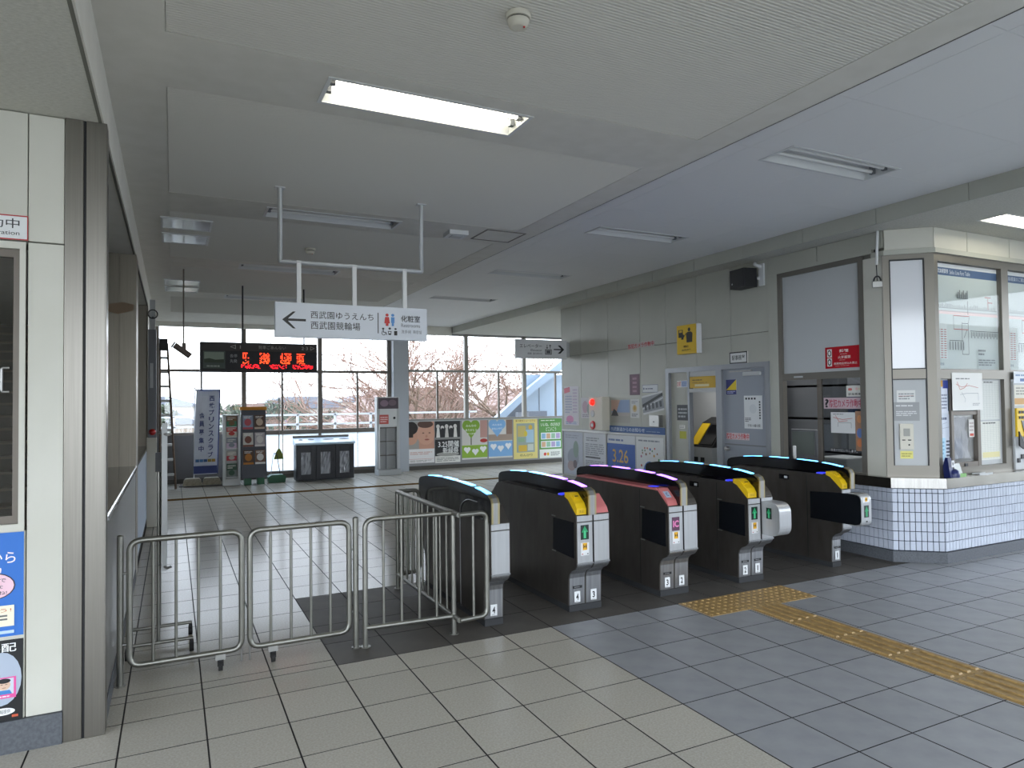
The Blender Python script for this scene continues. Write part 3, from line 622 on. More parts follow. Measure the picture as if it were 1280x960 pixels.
sheet(FS, .03, 1.56, .49, .26, [('r', 0, 0, 1, 1, '#564a52'), ('e', .3, .5, .2, .3, '#8b7482'), ('e', .7, .55, .2, .28, '#75626c')], parent=t, name='header_photo')
sheet(FS, .06, 1.2, .22, .22, [('r', 0, 0, 1, 1, '#c75a55'), ('l', .1, .15, .9, .85, 3, '#efd0cc')], parent=t, name='header_card'); MB(FS).ell(.42, 1.34, .004, .03, .03).build('header_knob', 'blackm', t)
MB().tube([(4.36, 15.88, .15), (4.33, 15.84, .7), (4.36, 15.88, 1.2)], .02, 8).build('bent_rail', 'white', t)

# waste sorting unit
bx0, bx1, by0, by1 = 2.40, 3.66, 15.42, 15.78
t = thing('waste_bin_unit', 'black three-door waste sorting unit with pale blue top', 'waste bin', ((bx0 + bx1) / 2, 15.6, 0))
MB().box(bx0, bx1, by0 + .02, by1, .03, .80).build('bin_body', 'bin', t, bevel=.01)
MB().prism([(by0 - .02, .80), (by1, .80), (by1, .96), (by0 - .02, .845)], 'x', bx0 - .02, bx1 + .02).build('bin_top', 'bintop', t, bevel=.005)
MB().box(bx0 - .02, bx1 - .05, by1 - .02, by1 + .02, .955, .99).build('top_backrail', 'bronze', t)
for k, (x, w) in enumerate(((bx0 + .12, .05), (bx0 + .34, .07), (bx0 + .72, .13), (bx0 + 1.07, .12))):
    sl = (.96 - .845) / (by1 - by0 + .02); y = 15.6; z = .845 + sl * (y - by0 + .02)
    m = MB(); m.add([(x + w * math.cos(a * math.pi / 6), y + .04 * math.sin(a * math.pi / 6), z + .002 + sl * .04 * math.sin(a * math.pi / 6)) for a in range(12)], [tuple(range(12))]); m.build('bin_slot', 'blackm', t)
for k in range(3):
    x0, x1 = bx0 + .012 + k * .416, bx0 + .404 + k * .416
    d = MB().box(x0, x0 + .09, by0, by0 + .02, .05, .78).box(x1 - .09, x1, by0, by0 + .02, .05, .78).box(x0 + .09, x1 - .09, by0, by0 + .02, .05, .16).box(x0 + .09, x1 - .09, by0, by0 + .02, .64, .78).build('bin_door', 'bin', t, bevel=.004)
    g = MB(); n = 7
    vs = [(x0 + .09 + (x1 - x0 - .18) * i / n, by0 + .012 + -.02 + .03 * random.random(), .16 + .48 * j / n) for j in range(n + 1) for i in range(n + 1)]
    g.add(vs, [(j * (n + 1) + i, j * (n + 1) + i + 1, (j + 1) * (n + 1) + i + 1, (j + 1) * (n + 1) + i) for j in range(n) for i in range(n)]); g.build('clear_bag_window', 'bag', d)
    MB().box(x1 - .05, x1 - .03, by0 - .015, by0, .42, .52).build('door_handle', 'blackm', d)

# brochure racks
t = thing('brochure_rack', 'slim white brochure rack with five leaflet pockets', 'brochure rack', (1.125, 15.75, 0))
MB().box(.95, 1.0, 15.62, 15.86, 0, 1.48).box(1.24, 1.29, 15.62, 15.86, 0, 1.48).box(1.0, 1.24, 15.62, 15.86, 0, .14).box(1.0, 1.24, 15.82, 15.86, .14, 1.48).box(.95, 1.29, 15.62, 15.86, 1.46, 1.49).build('rack_frame', 'white', t)
FR = frame((1.0, 15.66, 0), (1, 0, 0), (0, -1, 0))
for k, (z, h, c, d) in enumerate(((1.24, .22, '#7a5b3a', '#3f7f5a'), (1.03, .2, '#b8322c', '#d9d3c5'), (.78, .22, '#8a8f98', '#d9c2d6'), (.52, .2, '#b9b4ab', '#b23a44'), (.18, .28, '#3b5b46', '#7d857f'))):
    MB().box(1.0, 1.24, 15.64, 15.82, z - .02, z - .005).build('rack_shelf', 'white', t)
    sheet(FR, .02, z, .2, h, [('r', .0, .0, 1, .5, d), ('l', .1, .6, .9, .9, 2, '#e7e4da'), ('e', .5, .3, .3, .2, c)], paper=c, parent=t, name='leaflet', t=.01)
t = thing('magazine_stand', 'dark magazine stand with orange header and six covers on green feet', 'magazine stand', (1.57, 15.7, 0))
MB().prism([(15.5, .14), (15.82, .14), (15.82, 1.58), (15.74, 1.58)], 'x', 1.31, 1.81).build('stand_body', mat('stand_grey', '#4d4f57', .5), t, bevel=.005)
MB().box(1.29, 1.83, 15.70, 15.83, 1.58, 1.65).build('stand_header', 'orange', t)
for x in (1.36, 1.62): MB().box(x, x + .14, 15.52, 15.75, 0, .14).build('stand_foot', 'green', t)
sl = Vector((0, .24, 1.44)).normalized()
for r in range(3):
    for c in range(2):
        z = 1.17 - .37 * r; y = 15.5 + (z - .14) * .24 / 1.44 - .012
        o = Vector((1.34 + .235 * c, y, z)); n_ = Vector((0, -1.44, .24)).normalized()
        FM = Matrix(((1, 0, n_.x, o.x), (0, sl.y, n_.y, o.y), (0, sl.z, n_.z, o.z), (0, 0, 0, 1)))
        cc = [('#8c94a8', '#b9545c'), ('#5b4438', '#c9b29c'), ('#c4c0b8', '#7a4a3c'), ('#b5adb0', '#d6d0cc'), ('#5a4334', '#b5742a'), ('#7a5a48', '#d9d6d2')][r * 2 + c]
        sheet(FM, 0, 0, .205, .30, [('e', .5, .5, .34, .26, cc[1]), ('r', .0, .0, 1, .14, cc[1]), ('l', .12, .78, .88, .95, 2, '#ece9e2')], paper=cc[0], parent=t, name='magazine_cover', t=.012, off=.004)
FMB = frame((1.31, 15.53, 0), (1, 0, 0), (0, -1, 0))

# banner with two weights
t = thing('banner_flag', 'tall white membership banner with blue edge on a thin pole', 'banner', (.42, 15.92, 0))
FB = frame((0, 15.9, 0), (1, 0, 0), (0, -1, 0))
bn = MB(FB); nn = 14
pts = []
for j in range(nn + 1):
    z = .24 + (2.02 - .24) * j / nn; s = .055 * (1 - j / nn)
    for i in range(5): pts.append((.445 - s + .46 * i / 4, z, .012 * math.sin(j * .7 + i)))
bn.add(pts, [(j * 5 + i, j * 5 + i + 1, (j + 1) * 5 + i + 1, (j + 1) * 5 + i) for j in range(nn) for i in range(4)], 0, lin('#dfe4f0'))
bt = lambda s, x, z, w, h, c='#3a4a86': bn.text(s, x, z, x + w, z + h, .03, 0, lin(c), .02)
for k, ch in enumerate('西武プリンスクラブ'): bt(ch, .70 - .004 * k, 1.78 - .148 * k, .10, .115)
for k, ch in enumerate('会員募集中'): bt(ch, .505 - .004 * k, 1.42 - .175 * k, .10, .12)
for k, c in enumerate(('#3c6a9c', '#4f8ac0', '#46689a', '#b09a4a', '#b5903a')): bn.box(.43 + .078 * k, .50 + .078 * k, .5, .56, .028, .030, 0, lin(c))
bn.box(.395, .845, .26, .42, .026, .028, 0, lin('#33427e'))
bn.build('banner_cloth', 'prt', t)
e = MB(FB); e.add([(.845, .25, .02), (.865, .25, .02), (.92, 2.03, .02), (.895, 2.03, .02)], [(0, 1, 2, 3)]); e.add([(.43, 2.0, .02), (.92, 2.0, .02), (.92, 2.03, .02), (.43, 2.03, .02)], [(0, 1, 2, 3)])
e.build('banner_edge', 'cloth', t)
MB().cyl((.40, 15.93, 0), (.425, 15.93, 2.12), .011, 8).build('banner_pole', 'white', t); MB().cyl((.40, 15.93, 2.045), (.95, 15.92, 2.06), .007, 8).build('banner_crossbar', 'white', t)
MB().tube([(.12, 15.85, .012), (.98, 15.85, .012)], .012, 8).build('banner_foot', 'grey', t)
for x, lb in ((.19, 'rounded beige stone weight at the foot of the banner, away from the brochure rack'), (.56, 'rounded beige stone weight at the foot of the banner, next to the brochure rack')):
    s = MB(); prof = [(0, .0), (.02, .1), (.05, .145), (.31, .145), (.345, .1), (.37, .0)]
    s.prism([(x + a, .025 + b) for a, b in prof], 'y', 15.74, 15.98)
    tag(s.build('stone_weight', 'stone', base=(x + .18, 15.86, 0.025), bevel=.02), lb, 'weight', 'banner weights')

# broom, dustpan
t = thing('broom', 'broom with olive bristles hanging against the frosted panes', 'broom', (2.19, 16.5, .44))
MB().cyl((2.19, 16.53, .66), (2.2, 16.55, 1.85), .012, 8).build('broom_stick', 'bronze', t)
MB().prism([(2.08, .44), (2.29, .44), (2.25, .60), (2.205, .68), (2.175, .68), (2.125, .60)], 'y', 16.5, 16.55).build('broom_head', 'bristle', t, bevel=.01)
MB().cyl((2.2, 16.55, 1.78), (2.2, 16.6, 1.80), .006, 6).build('wall_hook', 'steel_m', t)
t = thing('dustpan', 'green long-handled dustpan on the floor beside the magazine stand', 'dustpan', (2.02, 15.75, 0))
MB().prism([(1.86, 0.004), (2.20, 0.004), (2.22, .12), (2.16, .17), (1.92, .17), (1.84, .12)], 'y', 15.62, 15.9).build('dustpan_tray', 'green', t, bevel=.015)
MB().tube(fillet([(1.92, 15.8, .15), (1.98, 15.85, .6), (2.04, 15.85, .6)], .05), .007, 8).build('dustpan_handle', 'steel_m', t)
MB().tube(fillet([(2.12, 15.8, .15), (2.05, 15.85, .62), (1.98, 15.85, .62)], .05), .008, 8).build('dustpan_handle', 'blackm', t)

# white pillar box with red alarm lamp on the left side
t = thing('alarm_post', 'white square post with red alarm lamp and ring on top', 'post', (-.265, 10.95, 0))
MB().box(-.325, -.20, 10.9, 11.02, 0, 1.25).build('post_base', 'offwhite', t, bevel=.004)
MB().box(-.31, -.205, 10.91, 11.02, 1.25, 2.78).build('post_upper', 'grey', t, bevel=.004)
MB().box(-.29, -.22, 10.93, 11.0, 2.78, 3.2).build('post_neck', 'lgrey', t)
MB().box(-.285, -.245, 10.9, 10.91, 1.95, 2.3).build('name_plate', 'lgrey', t)
MB(frame((-.255, 10.91, 1.33), (1, 0, 0), (0, -1, 0))).lathe([(.045, 0), (.045, .02), (.03, .05), (.01, .06)], (0, 0, 0)).build('alarm_lamp', 'red', t)
MB().tube([(-.25 + .06 * math.cos(a * math.pi / 8), 10.88, 2.99 + .06 * math.sin(a * math.pi / 8)) for a in range(16)], .008, 8, closed=True).build('cable_ring', 'blackm', t)
MB().cyl((-.25, 10.88, 2.95), (-.25, 10.93, 2.95), .008, 6).build('ring_bracket', 'blackm', t)

# ladder leaning in the far corner
t = thing('step_ladder', 'wooden ladder leaning upright in the corner by the far window', 'ladder', (-.15, 15.6, 0))
MB().cyl((.06, 15.55, 0), (-.10, 16.1, 3.0), .022, 8).build('ladder_rail', 'wood', t); MB().cyl((-.22, 15.5, 0), (-.24, 16.1, 3.0), .022, 8).build('ladder_rail', 'wood', t)
for k in range(9):
    z = .3 + .3 * k; f_ = z / 3; MB().box(-.24, .055 - .16 * f_, 15.53 + .58 * f_, 15.58 + .58 * f_, z - .03, z + .02).build('ladder_rung', 'alu', t)
MB().box(-.25, -.09, 16.05, 16.15, 2.85, 3.1).build('ladder_cap', 'blackm', t)

# rolling sign board seen edge on
t = thing('rolling_sign_board', 'white sign board seen edge-on on a castered steel foot', 'sign board', (-.06, 5.3, 0))
MB().box(-.062, -.038, 5.27, 5.72, .60, 1.56).build('board_panel', 'whiteg', t, bevel=.003)
MB().box(-.066, -.034, 5.255, 5.275, .58, 1.57).build('board_edge', 'lgrey', t); MB().box(-.066, -.034, 5.715, 5.735, .58, 1.57).build('board_edge', 'lgrey', t)
for y in (5.3, 5.68): MB().cyl((-.085, y, .08), (-.085, y, 1.35), .011, 8).build('board_post', 'tubem', t)
MB().tube([(-.28, 5.3, .09), (.13, 5.3, .09)], .012, 8).build('foot_bar', 'tubem', t); MB().tube([(-.28, 5.68, .09), (.13, 5.68, .09)], .012, 8).build('foot_bar', 'tubem', t)
for x in (-.27, .12):
    for y in (5.3, 5.68):
        c = MB().box(x - .012, x + .012, y - .018, y + .018, .045, .082).build('caster_fork', 'blackm', t)
        MB().cyl((x - .014, y, .032), (x + .014, y, .032), .032, 14).build('caster_wheel', 'rubber', c)
for z in (.62, 1.52): MB().tube([(-.085, 5.3, z), (-.03, 5.24, z - .02), (-.005, 5.24, z - .01)], .009, 8).build('board_clip', 'steel_m', t)
MB().box(-.105, -.07, 5.285, 5.315, 1.25, 1.38).build('post_clamp', 'blackm', t)

# ------------------------------------------------------------------ RIGHT: OFFICE WALL (x = 6.75)
WR = frame((XW, 0, 0), (0, -1, 0), (-1, 0, 0))      # local x = -world y
TH = .12
YE = 11.45
wr = MB()
def wbox(mb, y0, y1, z0, z1, x0=XW + .02, x1=XW + TH): mb.box(x0, x1, y0, y1, z0, z1)
wbox(wr, 8.3, YE, 0, ZR); wbox(wr, 6.3, 8.3, 2.16, ZR); wbox(wr, 6.16, 6.3, 0, ZR); wbox(wr, 4.84, 6.16, 3.2, ZR); wbox(wr, 4.9, 6.16, 0, .84); wbox(wr, 4.84, 4.98, .84, 3.2)
wright = struct(wr, 'wall_right', 'cream_d')
MB().box(XW, XW + TH, YE, YE + .02, 0, ZR).build('wall_end', 'wallp', wright)
js = [YE, 10.77, 9.89, 8.98, 8.33, 7.65, 6.97, 6.31]
for a, b in zip(js, js[1:]):
    MB().box(XW, XW + .022, b + .003, a - .003, 2.553, ZR - .002).build('wall_panel', 'wallp', wright, bevel=.002, segs=1)
    lo = 0 if b > 8.3 else 2.17
    MB().box(XW, XW + .022, b + .003, a - .003, lo, 2.547).build('wall_panel', 'wallp', wright, bevel=.002, segs=1)
for a, b in ((6.31, 5.573), (5.567, 4.74)): MB().box(XW - .004, XW + .022, b + .003, a - .003, 3.285, ZR - .002).build('frieze_panel', 'wallp', wright, bevel=.002, segs=1)
MB().box(XW - .012, XW + .03, 6.16, 6.31, 0, 3.285).build('opening_jamb', 'wallp', wright, bevel=.003)
MB().box(XW - .02, XW + .03, 4.86, 6.32, 3.245, 3.29).build('opening_head', 'wallp', wright)
MB().box(XW + .03, 12.5, YE - .1, YE, 0, ZR).build('return_wall', 'wallp', wright)
MB().box(XW - .012, XW, 8.35, YE, 1.155, 1.175).build('dado_rail', 'lgrey', wright)

# office entrance: frame, side pane, machine niche, door
d1 = MB(WR)
d1.box(-8.32, -6.3, 2.1, 2.17, -.05, .03); d1.box(-8.32, -8.25, 0, 2.1, -.05, .03); d1.box(-6.37, -6.3, 0, 2.1, -.05, .03); d1.box(-7.24, -7.13, 0, 2.1, -.05, .035); d1.box(-7.84, -7.80, 0, 2.1, -.05, .02)
door = struct(d1, 'door_1', mat('door_frame', '#8d9094', .4, metal=.4))
MB(WR).box(-8.25, -7.84, 0, 2.1, -.04, -.02).build('side_panel', 'wallp', door); MB(WR).box(-7.8, -7.24, 2.03, 2.1, -.04, .01).build('niche_head', 'lgrey', door)
MB(WR).box(-7.8, -7.24, 1.80, 1.85, -.04, .02).build('niche_rail', 'lgrey', door)
lf = MB(WR).box(-7.13, -6.37, .01, 2.1, -.03, -.005).build('door_leaf', 'fabric', door)
MB(WR).box(-7.12, -6.40, 1.08, 1.10, -.006, .002).build('door_mid_rail', 'grey', door)
MB(WR).box(-6.75, -6.45, 2.0, 2.05, -.005, .03).build('door_closer', 'lgrey', door, bevel=.01); MB(WR).box(-7.0, -6.6, 2.06, 2.075, .0, .02).build('closer_arm', 'steel_m', door)
MB(WR).cyl((-7.06, 1.03, -.005), (-7.06, 1.03, .05), .03, 14).build('door_knob', 'steel_m', door); MB(WR).cyl((-7.06, 1.03, .045), (-6.99, 1.03, .055), .012, 10).build('door_lever', 'steel_m', door)
# niche behind the opening
niche = MB().box(XW + .13, 7.9, 9.3, 9.34, 0, 2.3).box(XW + .13, 7.9, 7.1, 7.14, 0, 2.3).box(7.86, 7.9, 7.14, 9.3, 0, 2.3).box(XW + .13, 7.9, 7.1, 9.34, 2.3, 2.34)
nl = bpy.data.lights.new('niche_fill', 'AREA'); nl.size = .4; nl.energy = 2.5; no = bpy.data.objects.new('niche_fill', nl); COL.objects.link(no); no.location = (7.3, 8.2, 2.25)  # fill light without a fixture, added to lift the black niche
struct(niche, 'wall_niche', 'lgrey')
t = thing('fare_adjustment_machine', 'yellow topped fare machine with black screen inside the office doorway niche', 'ticket machine', (7.4, 8.1, 0))
MB().box(7.12, 7.6, 7.78, 8.3, .0, .98).build('machine_body', 'lgrey', t, bevel=.01)
MB().prism([(7.12, .98), (7.6, .98), (7.6, 1.42), (7.42, 1.34)], 'y', 7.78, 8.3).build('machine_top', 'blackm', t)
ns = Vector((-.36, 0, .30)).normalized(); up = Vector((.30, 0, .36)).normalized()
FN = Matrix(((0, up.x, ns.x, 7.12), (-1, up.y, ns.y, 8.3), (0, up.z, ns.z, .98), (0, 0, 0, 1)))
MB(FN).box(.03, .2, .04, .44, .001, .015).build('yellow_panel', 'yellow', t); MB(FN).box(.24, .49, .05, .42, .001, .012).build('screen', 'black', t)
for k in range(4): MB(frame((7.12, 8.28, 0), (0, -1, 0), (-1, 0, 0))).box(.12 + .14 * (k % 2), .2 + .14 * (k % 2), .62 + .14 * (k // 2), .69 + .14 * (k // 2), .001, .008).build('coin_slot', 'blackm', t)
MB().box(7.0, 7.06, 8.3, 9.2, .0, 1.95).build('machine_screen_wall', 'white', t)
sheet(WR, -7.79, 1.86, .53, .165, [('r', 0, 0, 1, 1, '#c9a227'), ('l', .1, .62, .5, .8, 1, '#6d5510'), ('l', .1, .42, .9, .52, 1, '#8a6c18'), ('r', .2, .14, .75, .34, '#ded2a0')], name='yellow_sign', label='yellow fare sign over the machine opening in the office doorway', cat='sign', off=.012)
sheet(WR, -8.12, 1.39, .25, .23, [('r', 0, 0, 1, 1, '#4a4d50'), ('l', .1, .15, .9, .85, 3, '#a7aaac')], name='notice_sign', label='small dark grey plate on the narrow panel beside the machine niche', cat='sign', off=-.018)
sheet(WR, -8.11, 1.88, .23, .1, [('t', 'お知', .02, .1, .38, .9, '#c25a62', .02), ('r', .42, .05, .98, .95, '#b9c6dd'), ('l', .46, .15, .94, .85, 3, '#5f78b0')], name='sticker', label='small white and blue sticker above the dark grey plate', cat='sticker', off=-.018)
sheet(WR, -8.07, 1.12, .15, .11, [('r', .0, .0, 1, 1, '#b8b83a')], name='sticky_note', label='yellow green sticky note on the narrow panel by the niche', cat='note', off=-.018)
sheet(WR, -8.07, 1.27, .12, .05, [('l', .05, .1, .9, .9, 2, '#777777')], name='sticky_note', label='tiny white note above the yellow green sticky note', cat='note', off=-.018)
sheet(WR, -7.08, 1.76, .19, .2, [('r', 0, 0, 1, 1, '#2f3570'), ('p', [(0, .3), (1, 1), (1, .3)], '#d8bd28'), ('l', .1, .06, .9, .24, 2, '#b8bde0')], name='sticker', label='square blue and yellow sticker at the top of the grey office door', cat='sticker', off=-.004)
sheet(WR, -6.76, 1.31, .31, .43, [('e', .5, .6, .2, .14, '#cfd2d3')] + [('r', .08 + .16 * k, .88, .18 + .16 * k, .94, '#2d2f31') for k in range(4)] + [('r', .84, .3 + .08 * k, .92, .35 + .08 * k, '#3a3c3e') for k in range(7)] + [('l', .06, .2, .4, .34, 3, '#55585a'), ('t', '子供110番の駅', .2, .05, .9, .14, '#303234', .02)], paper='#dadcdc', label='white poster with black lettering on the grey office door', off=-.004)
sheet(WR, -7.09, 1.155, .41, .09, [('t', '防犯カメラ作動中', .01, .05, .99, .95, '#c0262c', .035)], paper='#c9b7ba', name='sticker', label='red lettered camera sticker on the grey office door by the knob', cat='sticker', off=-.004)

# things on the office wall
# unseen block behind the camera, added to keep low sky out of glass reflections
pz = struct(MB().box(3, 60, -24, -22, -6, 7), 'wall_sky_block', mat('sky_block', '#a9a59d', .8))
for k in range(12):
    for z in (-3, 0.2, 3.4): MB().box(5 + 4.5 * k, 7.4 + 4.5 * k, -22.0, -21.95, z, z + 1.6).build('sky_block_window', 'grey', pz)
t = thing('speaker_box', 'black box loudspeaker on a white bracket high on the office wall', 'speaker', (6.6, 6.55, 3.1))
MB().prism([(6.50, 6.72), (6.47, 6.44), (6.66, 6.40), (6.68, 6.70)], 'z', 3.12, 3.36).build('speaker_cabinet', 'blackm', t, bevel=.012)
MB().cyl((6.66, 6.5, 3.24), (6.73, 6.42, 3.24), .02, 10).build('speaker_bracket', 'white', t)
MB().box(6.725, 6.75, 6.36, 6.44, 3.14, 3.42).build('bracket_plate', 'white', t)
MB().tube(fillet([(6.73, 6.40, 3.38), (6.66, 6.44, 3.41), (6.68, 6.45, 3.43)], .03), .022, 8).build('cable_elbow', 'white', t)
MB(frame((6.50, 6.70, 3.15), (-.03, -.28, 0), (-.28, .03, 0))).ell(.035, .03, .003, .012, .012).build('speaker_badge', 'lgrey', t)
t = thing('projecting_sign', 'yellow box sign with a person at a ticket machine pictogram', 'sign', (6.72, 7.75, 2.36))
MB(WR).box(-7.97, -7.55, 2.36, 2.78, .005, .09).build('sign_box', 'yellow', t, bevel=.004); MB(WR).box(-7.55, -7.535, 2.36, 2.78, .005, .09).build('sign_side', 'white', t)
sheet(WR, -7.96, 2.37, .40, .40, [('r', .08, .58, .32, .86, '#1d1a10'), ('r', .12, .76, .28, .84, '#d9b21a'), ('e', .66, .84, .07, .07, '#1d1a10'), ('p', [(.52, .38), (.82, .38), (.84, .70), (.76, .76), (.58, .76), (.50, .70)], '#1d1a10'), ('p', [(.50, .70), (.36, .56), (.30, .64), (.34, .70), (.40, .64), (.52, .76)], '#1d1a10'), ('r', .24, .5, .36, .62, '#1d1a10'), ('t', '精算機', .36, .2, .62, .28, '#1d1a10', .02), ('l', .26, .08, .76, .15, 2, '#6d5a10')], paper='#e0b918', parent=t, name='sign_face', off=.09)
sheet(WR, -6.99, 2.17, .32, .155, [('r', 0, 0, 1, 1, '#2b2b2b'), ('r', .05, .1, .95, .9, '#d3d4d2'), ('t', '駅事務室', .14, .28, .86, .72, '#2c2c2c', .03)], name='door_plate', label='white plate with black border above the grey office door', cat='sign', t=.012)
sheet(WR, -9.3, 2.54, .69, .085, [('t', '防犯カメラ作動中', .01, .05, .99, .95, '#c0262c', .035)], paper='#bdb0ad', name='sticker', label='red lettered camera sticker high on the bare office wall', cat='sticker', tilt=.02)
G = 'posters on the office wall'
sheet(WR, -9.27, 1.78, .27, .34, [('r', .2, .05, .8, .95, '#6f4a5c'), ('l', .3, .1, .7, .9, 4, '#a8808f')], paper='#5f3f4e', label='narrow plum coloured poster, the highest on the office wall', group=G)
sheet(WR, -8.93, 1.815, .39, .125, [('r', 0, 0, 1, 1, '#5d6780'), ('r', .02, .06, .98, .94, '#cfd2d4'), ('e', .1, .5, .04, .14, '#3f4a70'), ('l', .2, .35, .9, .65, 1, '#6a6f80')], name='notice_sign', label='small white plate with blue border on the office wall', cat='sign')
sheet(WR, -8.94, 1.5, .53, .30, [('r', 0, .1, 1, .9, '#8f9296'), ('p', [(0, .55), (1, .9), (1, .75), (0, .4)], '#2f3235'), ('p', [(0, .35), (1, .68), (1, .6), (0, .28)], '#c9cbcd')] + [('r', .1 + .18 * k, .2, .2 + .18 * k, .5, '#46494d') for k in range(5)], paper='#cfd0d0', label='tilted black and white train photo print on the office wall', tilt=.16, group=G)
t = thing('key_box', 'small stainless box on the office wall above the blue notice header', 'box', (6.7, 8.545, 1.27))
MB(WR).box(-8.66, -8.43, 1.28, 1.46, .002, .09).build('box_body', 'steel_m', t, bevel=.006); MB(WR).box(-8.655, -8.435, 1.45, 1.462, .002, .1).build('box_lid', 'steel_m', t); MB(WR).cyl((-8.545, 1.36, .09), (-8.545, 1.36, .097), .01, 8).build('box_lock', 'blackm', t)
t = thing('emergency_call_box', 'cream emergency box with red lamp, grille and red push button', 'emergency box', (6.7, 10.06, 1.17))
MB(WR).box(-10.28, -9.85, 1.18, 1.76, .002, .16).build('box_body', 'offwhite', t, bevel=.01)
MB(WR).lathe([(.055, .16), (.055, .18), (.035, .205), (.01, .21)], (-10.15, 1.67, 0)).build('warning_lamp', 'redlamp', t)
MB(WR).lathe([(.06, .16), (.06, .168), (.05, .17)], (-10.15, 1.47, 0)).build('bell_grille', 'lgrey', t)
pb = MB(WR).lathe([(.075, .16), (.075, .175), (.06, .178)], (-10.15, 1.27, 0)).build('push_button', 'red', t); MB(WR).lathe([(.032, .178), (.03, .184)], (-10.15, 1.27, 0)).build('button_centre', 'white', pb)
sheet(WR, -11.39, 1.24, .53, .73, [('p', [(.02, .82), (.42, .86), (.4, .99), (.0, .95)], '#c9566a'), ('l', .08, .3, .55, .78, 7, '#9aa0b8'), ('l', .6, .3, .9, .95, 8, '#b7a8bd'), ('e', .4, .15, .25, .1, '#c87fa6'), ('l', .1, .02, .9, .1, 2, '#7f93b8')], paper='#cfcbd0', label='tall pale poster with red corner tag at the end of the office wall', group=G)
sheet(WR, -10.78, 1.38, .46, .37, [('e', .3, .55, .2, .3, '#b79aa5'), ('e', .65, .45, .22, .3, '#8f9a98'), ('r', .8, .6, 1, 1, '#c2656f'), ('l', .1, .05, .9, .2, 2, '#85808a')], paper='#c3bfc2', label='pale collage poster half hidden by the emergency box', group=G)
sheet(WR, -9.81, 1.32, .53, .385, [('r', 0, .45, 1, 1, '#8fa3c4'), ('p', [(0, 1), (.5, 1), (.3, .5), (0, .5)], '#c9a593'), ('p', [(0, .3), (.15, .62), (.3, .5), (.4, .3)], '#4a4a4e'), ('r', 0, 0, 1, .3, '#a8a39a')], paper='#b3aca5', label='landscape photo poster with sunset sky beside the emergency box', group=G)
sheet(WR, -9.26, 1.41, .235, .305, [('e', .5, .5, .26, .2, '#c9b48a'), ('e', .5, .52, .14, .12, '#b59447'), ('l', .15, .75, .85, .92, 2, '#8e9297'), ('l', .15, .06, .85, .24, 2, '#5d6166')], paper='#cdcecb', label='small white notice with a gold emblem on the office wall', group=G)
t = thing('notice_board', 'framed glass notice board low on the office wall holding four posters', 'notice board', (6.73, 9.9, .3))
MB(WR).box(-11.44, -8.36, .28, 1.155, .002, .014).build('board_back', 'lgrey', t)
fb = MB(WR)
for a in ((-11.45, -8.35, 1.13, 1.155), (-11.45, -8.35, .27, .3)): fb.box(a[0], a[1], a[2], a[3], .014, .03)
for x in (-11.45, -9.97, -8.38): fb.box(x, x + .03, .3, 1.13, .014, .03)
fb.build('board_frame', 'alu', t)
sheet(WR, -9.82, 1.16, 1.47, .11, [('t', '西武鉄道からのお知らせ', .02, .2, .66, .8, '#cdd9ea', .025), ('l', .69, .3, .96, .42, 1, '#9fb4d4')], paper='#35598f', name='board_header', label='blue header strip with white lettering over the notice board', cat='sign', off=.031)
G2 = 'posters in the notice board'
sheet(WR, -11.40, .32, .68, .79, [('e', .5, .4, .3, .22, '#9ba0ab'), ('e', .4, .2, .2, .12, '#b09d9b'), ('e', .65, .6, .14, .2, '#8b9e92'), ('e', .6, .25, .1, .1, '#7b6f74'), ('l', .1, .85, .8, .95, 2, '#9a9fac')], paper='#b9bec8', label='grey illustrated poster in the notice board, nearest the windows', off=.015, group=G2)
sheet(WR, -10.67, .32, .70, .79, [('l', .1, .82, .7, .92, 2, '#82878c'), ('l', .06, .5, .92, .78, 6, '#8d9298'), ('r', .06, .44, .75, .475, '#3b3f44'), ('l', .06, .15, .92, .4, 6, '#8d9298')], paper='#cbced2', label='white text notice in the notice board beside the grey poster', off=.015, group=G2)
sheet(WR, -9.93, .32, .80, .79, [('r', 0, 0, 1, .82, '#2f5ca8'), ('t', '3.26', .2, .42, .76, .7, '#c9a552', .04), ('t', 'ダイヤ改正', .18, .2, .8, .38, '#b58b4a', .03), ('l', .06, .86, .7, .94, 1, '#6f7fa8'), ('p', [(.84, 0), (1, 0), (1, .25), (.92, .3)], '#8aa048')], paper='#d5d8dc', label='blue poster with large gold numerals in the notice board', off=.015, group=G2)
dotsP = [('e', .5 + .38 * math.cos(a * .5) * (1 if a % 2 else .8), .38 + .38 * math.sin(a * .5) * (1 if a % 2 else .8), .028, .026, ['#c0483f', '#3f7f4f', '#c99a3a', '#4f6fae', '#7a4a3a', '#b06a8a'][a % 6]) for a in range(13)] + [('e', .25 + .09 * (a % 7), .68 + .05 * (a % 3), .02, .02, ['#8a5a3a', '#3f7f4f', '#c0483f'][a % 3]) for a in range(9)]
sheet(WR, -9.10, .32, .69, .79, [('e', .5, .26, .25, .26, '#3b6eb0')] + dotsP + [('l', .1, .9, .9, .96, 1, '#8b9096')], paper='#dcdedd', label='white poster with a blue ball and many small coloured figures', off=.015, group=G2)

